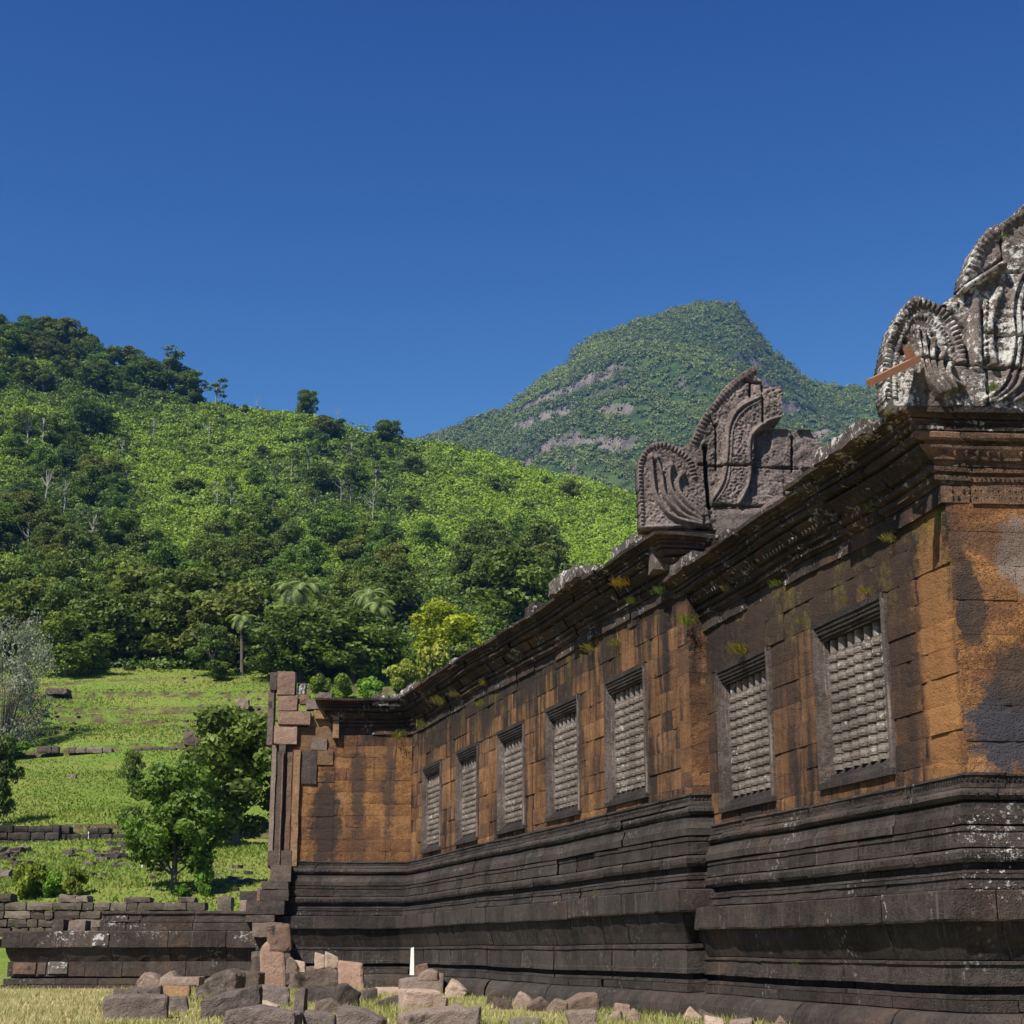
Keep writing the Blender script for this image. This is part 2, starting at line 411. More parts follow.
# cornice: from the bottom up
CORN = [
    [(0.00, 4.50), (0.035, 4.50), (0.035, 4.695), (0.02, 4.70)],
    [(0.02, 4.705), (0.05, 4.705), (0.055, 4.735), (0.095, 4.75), (0.10, 4.805), (0.06, 4.81), (0.07, 4.835), (0.13, 4.85), (0.135, 4.90), (0.10, 4.905)],
    [(0.09, 4.91), (0.10, 4.965), (0.15, 4.975), (0.155, 5.0), (0.18, 5.03), (0.24, 5.09), (0.25, 5.12), (0.20, 5.125)],
    [(0.18, 5.13), (0.19, 5.165), (0.28, 5.175), (0.31, 5.20), (0.31, 5.25), (0.28, 5.275)],
    [(0.26, 5.28), (0.33, 5.285), (0.335, 5.325), (0.30, 5.335), (0.31, 5.36), (0.35, 5.375), (0.355, 5.40), (0.33, 5.405)],
    [(0.33, 5.41), (0.36, 5.415), (0.39, 5.44), (0.45, 5.46), (0.455, 5.52), (-0.3, 5.53)],
]

def offset_path(path, o, ks=None):
    """mitred offset of an open polyline to its left; ks scales the offset of each leg"""
    pts = []
    ks = ks or [1.0] * (len(path) - 1)
    for i, p in enumerate(path):
        ns = []
        if i > 0: ns.append((left((path[i] - path[i - 1]).normalized()), ks[i - 1] if o > 0 else 1.0))
        if i < len(path) - 1: ns.append((left((path[i + 1] - path[i]).normalized()), ks[i] if o > 0 else 1.0))
        if len(ns) == 1: d = ns[0][0] * (o * ns[0][1])
        else:
            (n1, k1), (n2, k2) = ns
            det = n1.x * n2.y - n1.y * n2.x
            if abs(det) < 1e-4: d = n1 * (o * k1)
            else: d = Vector(((o * k1 * n2.y - o * k2 * n1.y) / det, (n1.x * o * k2 - n2.x * o * k1) / det, 0))
        pts.append(p + d)
    return pts

def sweep(mb, path, course, r, stone=(0.7, 1.5), wear=0.006, gap=0.005, u0=0.0, drop=0.0, step=0.22, zf=None, segs=None, ks=None, sag=0.010, chip=0.05):
    """one course of moulded stones along a path: each stone its own closed piece, a little out of line"""
    k = len(course)
    offs = [offset_path(path, o, ks) for o, z in course]
    zs = [zf(z) if zf else z for o, z in course]
    back = [offset_path(path, -0.25)]
    ulen = u0
    for i in range(len(path) - 1):
        L = (path[i + 1] - path[i]).length
        if segs is not None and i not in segs:
            ulen += L; continue
        cuts = [0.0]
        while cuts[-1] < L - stone[0] * 1.4: cuts.append(cuts[-1] + r.uniform(*stone))
        if L - cuts[-1] < 0.3 and len(cuts) > 1: cuts.pop()
        cuts.append(L)
        for a, b in zip(cuts[:-1], cuts[1:]):
            ga = gap if a > 0 else 0.0; gb = gap if b < L else 0.0
            t = r.random(); dj = r.uniform(-wear, wear) * 1.3; dz = r.uniform(-0.004, 0.004)
            if r.random() < chip: dj -= r.uniform(0.012, 0.045)
            n = max(2, int((b - a) / step) + 1)
            vs, uvs = [], []
            nn = left((path[i + 1] - path[i]).normalized())
            for q in range(n + 1):
                s = (a + ga) + (b - gb - a - ga) * q / n
                fr = s / L
                arc = 0.0
                worn = 2.2 if (q in (0, n) and 0 < q + a) else 1.0
                for m in range(k):
                    p = offs[m][i].lerp(offs[m][i + 1], fr)
                    inner = 0 < fr < 1
                    jo = (dj + r.uniform(-wear, wear) * worn * 0.6) if inner else 0.0
                    jz = (dz + r.uniform(-wear, wear) * 0.5) if inner else 0.0
                    if inner and worn > 1: jo -= 0.004
                    if m in (0, k - 1): jz = 0.0
                    jz += sag * (math.sin(0.55 * (ulen + s) + 0.7) + 0.5 * math.sin(1.7 * (ulen + s))) * fr * (1 - fr) * 4
                    vs.append(p + nn * jo + Vector((0, 0, zs[m] + jz)))
                    if m: arc += math.hypot(course[m][0] - course[m - 1][0], zs[m] - zs[m - 1])
                    uvs.append((ulen + s, zs[0] + (arc if zs[-1] > zs[0] else -arc)))
            fs = []
            for q in range(n):
                for m in range(k - 1):
                    i0 = q * k + m
                    fs.append((i0, i0 + k, i0 + k + 1, i0 + 1))
            # back vertices closing the stone
            bA = back[0][i].lerp(back[0][i + 1], (a + ga) / L); bB = back[0][i].lerp(back[0][i + 1], (b - gb) / L)
            nb = len(vs)
            vs += [bA + Vector((0, 0, zs[0])), bA + Vector((0, 0, zs[-1])), bB + Vector((0, 0, zs[0])), bB + Vector((0, 0, zs[-1]))]
            uvs += [(0, 0)] * 4
            fs.append(tuple(range(k)) + (nb + 1, nb))
            fs.append(tuple(n * k + m for m in reversed(range(k))) + (nb + 2, nb + 3))
            fs.append(tuple(q * k for q in range(n + 1)) + (nb + 2, nb))
            fs.append(tuple(q * k + k - 1 for q in reversed(range(n + 1))) + (nb + 1, nb + 3))
            mb.add(vs, fs, t, uvs)
        ulen += L

def beads(mb, path, o, z, size, r, pitch=None, zf=None, skip=0.06):
    """a row of carved buds lying on a moulding"""
    pitch = pitch or size * 1.7
    off = offset_path(path, o)
    for i in range(len(path) - 1):
        L = (off[i + 1] - off[i]).length
        d = (off[i + 1] - off[i]).normalized(); n = left(d)
        k = int(L / pitch)
        for q in range(k):
            if r.random() < skip: continue
            c = off[i] + d * ((q + 0.5) * pitch) + Vector((0, 0, zf(z) if zf else z))
            h = size; w = size * 0.8
            vs = [c - d * w * 0.55, c + d * w * 0.55, c + Vector((0, 0, h * 0.6)), c - Vector((0, 0, h * 0.75)),
                  c + n * size * r.uniform(0.32, 0.5) + Vector((0, 0, 0.1 * h))]
            mb.add(vs, [(0, 3, 4), (3, 1, 4), (1, 2, 4), (2, 0, 4)], r.random() * 0.4 + 0.3, [(q * pitch, z)] * 5)

def blocks(mb, O, u, n, s0, s1, z0, z1, r, holes=(), ch=0.28, bw=(0.45, 0.95), depth=0.42, u_off=0.0, jit=0.007, zf=None):
    """coursed wall face: every block its own worn face with open joints"""
    zb = sorted(set([z0, z1] + [h[2] for h in holes] + [h[3] for h in holes]))
    levels = []
    for a, b in zip(zb[:-1], zb[1:]):
        k = max(1, round((b - a) / ch))
        cut = [a + (b - a) * i / k for i in range(k + 1)]
        levels += list(zip(cut[:-1], cut[1:]))
    for (za, zc) in levels:
        zm = (za + zc) / 2
        ivs = [(s0, s1)]
        for h in holes:
            if h[2] < zm < h[3]:
                ivs = [x for (a, b) in ivs for x in ((a, min(b, h[0])), (max(a, h[1]), b)) if x[1] - x[0] > 0.02]
        for (a, b) in ivs:
            cuts = [a]
            while cuts[-1] < b - bw[0] * 1.5: cuts.append(cuts[-1] + r.uniform(*bw))
            if b - cuts[-1] < 0.2 and len(cuts) > 1: cuts.pop()
            cuts.append(b)
            for (c, d) in zip(cuts[:-1], cuts[1:]):
                g = r.uniform(0.001, 0.0035)
                N = 4
                o0 = r.uniform(-jit, jit); tx = r.uniform(-jit, jit) * 0.7; tz = r.uniform(-jit, jit) * 0.7
                vs, uvs = [], []
                for iz in range(N + 1):
                    for ix in range(N + 1):
                        fx, fz = ix / N, iz / N
                        edge = ix in (0, N) or iz in (0, N); corner = ix in (0, N) and iz in (0, N)
                        s = c + g + (d - c - 2 * g) * fx; z = za + g + (zc - za - 2 * g) * fz
                        o = o0 + tx * (fx - .5) + tz * (fz - .5) + r.uniform(-0.003, 0.003)
                        if edge: o -= r.uniform(0.001, 0.006)
                        if corner: o -= r.uniform(0.0, 0.015)
                        vs.append(O + u * s + n * o + Vector((0, 0, z))); uvs.append((u_off + s, z))
                fs = []
                W = N + 1
                for iz in range(N):
                    for ix in range(N):
                        q = iz * W + ix
                        fs.append((q, q + W, q + W + 1, q + 1))
                nb = len(vs)
                for (s, z) in ((c + g, za + g), (d - g, za + g), (d - g, zc - g), (c + g, zc - g)):
                    vs.append(O + u * s - n * depth + Vector((0, 0, z))); uvs.append((u_off + s, z))
                b0 = [ix for ix in range(W)]; b1 = [iz * W + N for iz in range(W)]
                b2 = [N * W + ix for ix in reversed(range(W))]; b3 = [iz * W for iz in reversed(range(W))]
                for (ed, p, q) in ((b0, nb, nb + 1), (b1, nb + 1, nb + 2), (b2, nb + 2, nb + 3), (b3, nb + 3, nb)):
                    fs.append(tuple(ed) + (q, p))
                mb.add(vs, fs, r.random(), uvs)

def obox(mb, O, u, n, s0, s1, o0, o1, z0, z1, tint=0.5, bev=0.0, r=None, jit=0.0):
    """a box in wall coordinates, with worn corners when asked"""
    c = []
    for z in (z0, z1):
        for (s, o) in ((s0, o0), (s1, o0), (s1, o1), (s0, o1)):
            j = (lambda: r.uniform(-jit, jit)) if (r and jit) else (lambda: 0.0)
            c.append(O + u * (s + j()) + n * (o + j()) + Vector((0, 0, z + j())))
    uv = [(s0, z0), (s1, z0), (s1 + .1, z0), (s0 + .1, z0), (s0, z1), (s1, z1), (s1 + .1, z1), (s0 + .1, z1)]
    mb.add(c, [(0, 3, 2, 1), (4, 5, 6, 7), (0, 1, 5, 4), (1, 2, 6, 5), (2, 3, 7, 6), (3, 0, 4, 7)], tint, uv)

def slab(mb, O, u, n, s0, s1, o0, o1, z0, z1, r, rough=0.02, cell=0.09, tint=None, soft=0.22):
    """rough-broken stone: a finely divided box with its skin pushed about by noise"""
    dims = (s1 - s0, o1 - o0, z1 - z0)
    N = [max(2, min(14, int(abs(d) / cell))) for d in dims]
    seed = Vector((r.random() * 50, r.random() * 50, r.random() * 50))
    idx, vs, uvs = {}, [], []
    rad = min(abs(x) for x in dims) * soft
    def vert(i, j, k):
        if (i, j, k) in idx: return idx[(i, j, k)]
        f = (i / N[0], j / N[1], k / N[2])
        p = Vector([a + d * q for a, d, q in zip((s0, o0, z0), dims, f)])
        ed = sum(1 for q in f if q in (0.0, 1.0))
        cen = Vector(((s0 + s1) / 2, (o0 + o1) / 2, (z0 + z1) / 2))
        nz = mnoise.noise_vector(p * 3.1 + seed) * rough + mnoise.noise_vector(p * 9.0 + seed) * rough * 0.5
        p += nz
        if ed >= 2:
            dv = Vector([(1 if q == 1.0 else -1 if q == 0.0 else 0) for q in f])
            p -= dv * rad * (0.12 + 0.30 * abs(mnoise.noise(p * 4 + seed)))
        w = O + u * p.x + n * p.y + Vector((0, 0, p.z))
        idx[(i, j, k)] = len(vs); vs.append(w); uvs.append((p.x + p.y, p.z)); return idx[(i, j, k)]
    fs = []
    for ax in range(3):
        b, c = [q for q in range(3) if q != ax]
        for side in (0, N[ax]):
            for i in range(N[b]):
                for j in range(N[c]):
                    quad = []
                    for (di, dj) in ((0, 0), (1, 0), (1, 1), (0, 1)):
                        ijk = [0, 0, 0]; ijk[ax] = side; ijk[b] = i + di; ijk[c] = j + dj
                        quad.append(vert(*ijk))
                    if (side == 0) == (ax != 1): quad.reverse()
                    fs.append(tuple(quad))
    mb.add(vs, fs, r.random() if tint is None else tint, uvs)

temple = empty('ruined_temple_gallery', (P0.x, P0.y, -0.87),
               'long roofless stone temple gallery with baluster windows, dark moulded base and carved gables', 'temple ruin')
TO = temple.location.copy()
def part(mb, name, mat, parent=temple, **kw):
    return mb.build(name, mat, parent, origin=TO, **kw)

r = random.Random(11)
WIN_W, FR = 1.95, 0.185
A_WIN = [2.43, 5.78]
B_WIN = [2.22, 5.52, 8.90, 12.42, 15.82]
AZ = (1.86, 3.86)
BZ = (2.27, 4.33)

# walls
mb = MB()
holes = [(c - WIN_W / 2, c + WIN_W / 2, AZ[0], AZ[1]) for c in A_WIN]
blocks(mb, P0, uA, nA, 0.0, 8.1, 1.66, 4.56, r, holes, ch=0.30, bw=(0.4, 0.9), jit=0.011)
part(mb, 'near_wall', M['wall_near'])
mb = MB()
blocks(mb, P0, tE, nE, 0.012, 6.0, 1.66, 4.56, r, (), ch=0.36, bw=(0.5, 1.0), jit=0.010)
part(mb, 'end_wall', M['wall_end'])
mb = MB()
holes = [(c - WIN_W / 2, c + WIN_W / 2, BZ[0], BZ[1]) for c in B_WIN]
blocks(mb, PB, uB, nB, SB0, LB + 0.06, 2.1, 5.34, r, holes, ch=0.29, bw=(0.4, 0.9), jit=0.012)
blocks(mb, PBC, -left(uB), -uB, -0.0, 0.8, 2.1, 5.34, r, (), ch=0.36, bw=(0.5, 1.1), u_off=-3)
part(mb, 'far_wall', M['wall_far'])
# solid core behind the facing
mb = MB()
obox(mb, P0, uA, nA, 0.45, 8.0, -0.95, -0.42, -1.2, 5.3, 0.4)
obox(mb, P0, tE, nE, 0.35, 6.0, -0.95, -0.41, -1.2, 5.3, 0.4)
obox(mb, PB, uB, nB, 0.1, LB + 0.4, -0.95, -0.42, -1.2, 5.7, 0.4)
obox(mb, PB, uB, nB, 0.1, LB + 0.4, -0.5, -0.05, -1.2, 2.05, 0.4)
obox(mb, P0, uA, nA, 0.15, 7.6, -0.5, -0.05, -1.2, 1.6, 0.4)
part(mb, 'wall_core', M['base_far'])

# base mouldings
pathA = [P0 + tE * 6.0, P0, P0 + uA * 7.95, P0 + uA * 7.95 - nA * 1.0]
mb = MB()
for c in BASE:
    sweep(mb, pathA, c, r, stone=(0.8, 1.7))
beads(mb, pathA, 0.045, 1.635, 0.032, r, skip=0.1)
beads(mb, pathA, 0.118, 1.49, 0.055, r, skip=0.15)
beads(mb, pathA, 0.20, 0.885, 0.055, r, skip=0.12)
part(mb, 'near_base', M['base'])
pathB = [PBC - nB * 0.9 + uB * 0.02, PBC, JT, T_at(LT, 0, 0), T_at(LT, -2.6, 0)]
mb = MB()
for c in BASE:
    sweep(mb, pathB, c, r, stone=(0.8, 1.8), zf=warp)
beads(mb, pathB, 0.045, 1.635, 0.036, r, zf=warp)
beads(mb, pathB, 0.118, 1.49, 0.065, r, zf=warp, skip=0.15)
beads(mb, pathB, 0.20, 0.885, 0.065, r, zf=warp, skip=0.12)
part(mb, 'far_base', M['base_far'])

# cornices
def corn(mb, path, dz=0.0, do=0.0, sx=1.0, zs=1.0, stone=(0.7, 1.4), wear=0.009, segs=None, part_=slice(None), ks=None):
    for c in CORN[part_]:
        sweep(mb, path, [((o + do if o > 0 else o) * (sx if o > 0 else 1), 4.5 + (z - 4.5) * zs + dz) for o, z in c], r, stone=stone, wear=wear, gap=0.007, segs=segs, ks=ks, sag=0.028, chip=0.3)
KE = [0.5, 1.0, 1.0]
pathC = [P0 + tE * 6.0, P0, P0 + uA * 2.35, P0 + uA * 2.35 - nA * 0.3]
mb = MB()
corn(mb, pathC, 0.0, 0.0, 1.2, 0.95, ks=KE, segs={0}, part_=slice(0, 4))
pe = [P0 + tE * 6.0, P0]
beads(mb, pe, 0.075, 4.84, 0.03, r, skip=0.03)
beads(mb, pe, 0.125, 5.02, 0.07, r, skip=0.08)
for zz in (4.565, 4.64):
    beads(mb, pe, 0.02, zz, 0.05, r, 0.062, skip=0.2)
part(mb, 'end_cornice', M['cornice_end'])
mb = MB()
corn(mb, pathC, 0.0, 0.0, 1.2, 0.95, ks=KE, segs={0}, part_=slice(4, 6))
part(mb, 'end_coping', M['cornice'])
mb = MB()
corn(mb, pathC, 0.0, 0.0, 1.2, 0.95, ks=KE, segs={1, 2})
beads(mb, [P0, P0 + uA * 2.3], 0.25, 5.02, 0.07, r, skip=0.3)
for zz in (4.565, 4.64):
    beads(mb, [P0, P0 + uA * 1.4], 0.036, zz, 0.05, r, 0.062, skip=0.3)
part(mb, 'corner_cornice', M['cornice'])
mb = MB()
corn(mb, [P0 + uA * 2.2, P0 + uA * 7.3, P0 + uA * 7.3 - nA * 0.6], 0.0, 0.0, 1.1, 0.84)
beads(mb, [P0 + uA * 2.4, P0 + uA * 7.2], 0.23, 4.94, 0.06, r, skip=0.3)
part(mb, 'near_cornice', M['cornice'])
mb = MB()
ZN, ZF = Vector((0, 0, -0.20)), Vector((0, 0, 0.04))
corn(mb, [PBC + uB * 0.4 - nB * 0.6 + ZN, PBC + uB * 0.4 + ZN, JT + ZF, T_at(T_px(336, 730)[0], 0, 0) + ZF, T_at(T_px(336, 730)[0], -0.5, 0) + ZF], 0.80, 0.0, 1.15, 0.84)
part(mb, 'far_cornice', M['cornice'])

# broken eave stones left on the cornices
def eave(O, u, n, s0, s1, z0, z1, o0=-0.35, o1=0.72, rough=0.03, m='lichen_slab', cell=0.08):
    mb = MB(); slab(mb, O, u, n, s0, s1, o0, o1, z0, z1, r, rough, cell); part(mb, 'eave_stone', M[m])
eave(P0, uA, nA, 0.45, 1.75, 5.36, 5.54, -0.3, 0.66, 0.035)
eave(P0, uA, nA, 2.0, 2.5, 5.30, 5.50, -0.5, 0.42, 0.05, 'rock_dark')
eave(P0, uA, nA, 6.3, 7.3, 5.33, 5.50, -0.3, 0.50, 0.035)
eave(PB, uB, nB, 0.35, 1.5, 5.95, 6.20, -0.5, 0.42, 0.05, 'lichen_slab')
eave(PB, uB, nB, 1.62, 2.3, 5.95, 6.14, -0.5, 0.30, 0.05, 'lichen_slab')
eave(PB, uB, nB, 2.75, 4.3, 5.98, 6.24, -0.5, 0.66, 0.05)
eave(PB, uB, nB, 16.2, 17.7, 6.12, 6.38, -0.6, 0.45, 0.06)
eave(PB, uB, nB, 5.1, 6.9, 6.0, 6.10, -0.6, 0.34, 0.03, 'rock_dark')
eave(PB, uB, nB, 7.2, 9.6, 6.03, 6.12, -0.6, 0.36, 0.03, 'rock_dark')
eave(PB, uB, nB, 9.9, 12.4, 6.06, 6.18, -0.6, 0.34, 0.04, 'rock_dark')
eave(PB, uB, nB, 12.7, 15.9, 6.15, 6.25, -0.6, 0.36, 0.04, 'rock_dark')

re_ = random.Random(97)
for (O_, u_, n_, s_, e_, zb_, slope, o_) in ((PB, uB, nB, 4.4, 17.9, 5.99, 0.0135, 0.36), (P0, uA, nA, 2.7, 6.2, 5.355, 0.0, 0.40)):
    while s_ < e_:
        L_ = re_.uniform(0.25, 0.85)
        if re_.random() < 0.72:
            eave(O_, u_, n_, s_, s_ + L_, zb_ + slope * (s_ - 4) - 0.03, zb_ + slope * (s_ - 4) + re_.uniform(0.05, 0.24), -0.5, o_ + re_.uniform(-0.12, 0.14), 0.045, re_.choice(['lichen_slab', 'cornice', 'cornice', 'rock_dark']))
        s_ += L_ + re_.uniform(0.0, 0.35)
# windows
def lathe(mb, c, prof, seg=10, tint=0.5, ax=Vector((1, 0, 0)), ay=Vector((0, 1, 0))):
    vs, uvs = [], []
    for (rad, z) in prof:
        for q in range(seg):
            a = 2 * math.pi * q / seg
            vs.append(c + ax * (rad * math.cos(a)) + ay * (rad * math.sin(a)) + Vector((0, 0, z))); uvs.append((q * 0.05, z))
    fs = []
    for i in range(len(prof) - 1):
        for q in range(seg):
            a, b = i * seg + q, i * seg + (q + 1) % seg
            fs.append((a, b, b + seg, a + seg))
    mb.add(vs, fs, tint, uvs)

def window(O, u, n, c, zr, mats=('frame', 'baluster', 'lintel'), broken=0):
    z0, z1 = zr
    w = WIN_W / 2
    root = empty('window', O + u * c + Vector((0, 0, z0)) - TO)
    root.parent = temple
    zo0, zo1 = z0 + 0.20, z1 - 0.24
    e = w - FR + 0.002
    def wpart(mb, name, mat):
        o = mb.build(name, mat, root, origin=tuple(TO + root.location)); return o
    for sg in (-1, 1):
        prof = [(w - 0.004, -0.40), (w - 0.004, 0.03), (w - 0.03, 0.04), (w - 0.075, 0.04), (w - 0.085, 0.015), (w - 0.11, 0.012), (w - FR + 0.02, -0.095), (w - FR, -0.105), (w - FR, -0.40)]
        N = 8
        mb = MB(); vs, uvs = [], []; K = len(prof)
        for q in range(N + 1):
            z = z0 + (z1 - z0) * q / N
            for (s, o) in prof:
                vs.append(O + u * (c + sg * (s + r.uniform(-.004, .004))) + n * (o + r.uniform(-.004, .004)) + Vector((0, 0, z))); uvs.append((s + o + sg, z))
        fs = []
        for q in range(N):
            for m in range(K - 1):
                i0 = q * K + m
                fs.append((i0, i0 + 1, i0 + K + 1, i0 + K) if sg > 0 else (i0, i0 + K, i0 + K + 1, i0 + 1))
        mb.add(vs, fs, r.uniform(0.2, 0.8), uvs)
        wpart(mb, 'jamb', M[mats[0]])
    def mitred(prof, name):
        """fasciae mitred into the splayed jambs: (half width, offset, height) rows"""
        mb = MB(); N = 6; K = len(prof); vs, uvs = [], []
        for q in range(N + 1):
            f = -1 + 2 * q / N
            for (hw, o, z) in prof:
                vs.append(O + u * (c + f * hw) + n * (o + r.uniform(-.004, .004)) + Vector((0, 0, z + r.uniform(-.003, .003)))); uvs.append((c + f * hw, z + o))
        fs = [(q * K + m, (q + 1) * K + m, (q + 1) * K + m + 1, q * K + m + 1) for q in range(N) for m in range(K - 1)]
        fs += [tuple(range(K)), tuple(N * K + m for m in reversed(range(K)))]
        mb.add(vs, fs, r.uniform(0.3, 0.6), uvs); wpart(mb, name, M[mats[2]])
    e0 = w + 0.004
    mitred([(e0, -0.40, z1 + 0.012), (e0, 0.04, z1 + 0.012), (e0, 0.04, z1 - 0.06), (e0 - 0.02, 0.022, z1 - 0.065), (e0 - 0.04, 0.022, z1 - 0.11), (e0 - 0.06, 0.006, z1 - 0.115), (e0 - 0.09, 0.006, z1 - 0.16),
            (e0 - 0.11, -0.012, z1 - 0.165), (e0 - 0.13, -0.012, z1 - 0.20), (w - FR + 0.02, -0.03, z1 - 0.205), (w - FR + 0.01, -0.035, z1 - 0.24), (w - FR + 0.01, -0.40, z1 - 0.24)], 'lintel')
    mitred([(w - FR + 0.01, -0.40, z0 + 0.20), (w - FR + 0.01, -0.12, z0 + 0.20), (w - FR + 0.03, -0.09, z0 + 0.155), (e0 - 0.11, -0.06, z0 + 0.15), (e0 - 0.10, -0.05, z0 + 0.10), (e0 - 0.06, 0.0, z0 + 0.095), (e0 - 0.05, 0.015, z0 + 0.055),
            (e0, 0.05, z0 + 0.05), (e0, 0.055, z0 - 0.02), (e0, -0.40, z0 - 0.02)], 'sill')
    nb = 7
    H = zo1 - zo0
    for q in range(nb):
        mb = MB()
        s = c - e + (2 * e) * (q + 0.5) / nb
        rad = 2 * e / nb * 0.5
        prof = [(rad * 0.80, 0.0), (rad * 0.80, 0.06)]
        z = 0.06; k = 11; top = H * 0.90
        hh = (top - 0.06) / k
        for i in range(k):
            j = r.uniform(0.90, 1.02) if r.random() > 0.07 else 0.78
            prof += [(rad * 0.56, z + hh * 0.03), (rad * 0.88 * j, z + hh * 0.14), (rad * 0.97 * j, z + hh * 0.42), (rad * 0.93 * j, z + hh * 0.68),
                     (rad * 0.80, z + hh * 0.74), (rad * 0.84, z + hh * 0.88), (rad * 0.55, z + hh * 0.97)]
            z += hh
        prof += [(rad * 0.62, top), (rad * 0.62, H)]
        lathe(mb, O + u * s + n * (-0.155 + r.uniform(-.008, .008)) + Vector((0, 0, zo0)), prof, 12, r.uniform(0.35, 0.65), u, n)
        wpart(mb, 'baluster', M[mats[1]])
for c in A_WIN: window(P0, uA, nA, c, AZ)
for c in B_WIN: window(PB, uB, nB, c, BZ)

# carved gables -------------------------------------------------------------------------
def inside(poly, X, Y):
    res = np.zeros(X.shape, bool); n = len(poly)
    for i in range(n):
        x0, y0 = poly[i]; x1, y1 = poly[(i + 1) % n]
        if y0 == y1: continue
        c = ((y0 > Y) != (y1 > Y)) & (X < (x1 - x0) * (Y - y0) / (y1 - y0) + x0)
        res ^= c
    return res
def seg_dist(line, X, Y):
    """distance to a polyline and the fraction along it"""
    best = np.full(X.shape, 1e9); frac = np.zeros(X.shape)
    tot = sum(math.dist(a, b) for a, b in zip(line[:-1], line[1:])); acc = 0
    for (a, b) in zip(line[:-1], line[1:]):
        dx, dy = b[0] - a[0], b[1] - a[1]; L2 = dx * dx + dy * dy
        t = np.clip(((X - a[0]) * dx + (Y - a[1]) * dy) / L2, 0, 1)
        d = np.hypot(X - a[0] - t * dx, Y - a[1] - t * dy)
        m = d < best
        best[m] = d[m]; frac[m] = (acc + t[m] * math.sqrt(L2)) / tot; acc += math.sqrt(L2)
    return best, frac
def smooth_line(pts, n=6):
    out = []
    for i in range(len(pts) - 1):
        p0 = pts[max(i - 1, 0)]; p1 = pts[i]; p2 = pts[i + 1]; p3 = pts[min(i + 2, len(pts) - 1)]
        for q in range(n):
            t = q / n
            out.append(tuple(0.5 * (2 * b + (c - a) * t + (2 * a - 5 * b + 4 * c - d) * t * t + (3 * b - a - 3 * c + d) * t ** 3)
                             for a, b, c, d in zip(p0, p1, p2, p3)))
    return out + [pts[-1]]
def scrolls(X, Y, seed, cell=0.085):
    """tight carved scrollwork: rings about scattered centres"""
    q = np.random.default_rng(seed)
    X, Y = X + 0.25 * cell * np.sin(Y * 2.1 / cell + 1), Y + 0.25 * cell * np.sin(X * 1.7 / cell)
    gx = np.floor(X / cell).astype(int); gy = np.floor(Y / cell).astype(int)
    jx = q.random((400, 400)); jy = q.random((400, 400)); sg = q.choice([-1, 1], (400, 400))
    d1 = np.full(X.shape, 1e9); ang = np.zeros(X.shape); s1 = np.ones(X.shape)
    for i in (-1, 0, 1):
        for j in (-1, 0, 1):
            a, b = (gx + i) % 400, (gy + j) % 400
            cx = (gx + i + 0.2 + 0.6 * jx[a, b]) * cell; cy = (gy + j + 0.2 + 0.6 * jy[a, b]) * cell
            d = np.hypot(X - cx, Y - cy); m = d < d1
            d1[m] = d[m]; ang[m] = np.arctan2(Y - cy, X - cx)[m]; s1[m] = sg[a, b][m]
    v = 0.5 + 0.5 * np.cos(d1 / cell * 11.0 + s1 * ang)
    lf = np.abs(np.sin(X * 2.4 / cell + 2.0 * np.sin(Y * 1.7 / cell) + Y * 1.1 / cell))
    chip = np.sin(X * 61 + 3 * np.sin(Y * 47)) * np.sin(Y * 71 + 2 * np.sin(X * 39))
    return np.clip(0.55 * v + 0.35 * lf + 0.14 * chip, 0, 1.2)

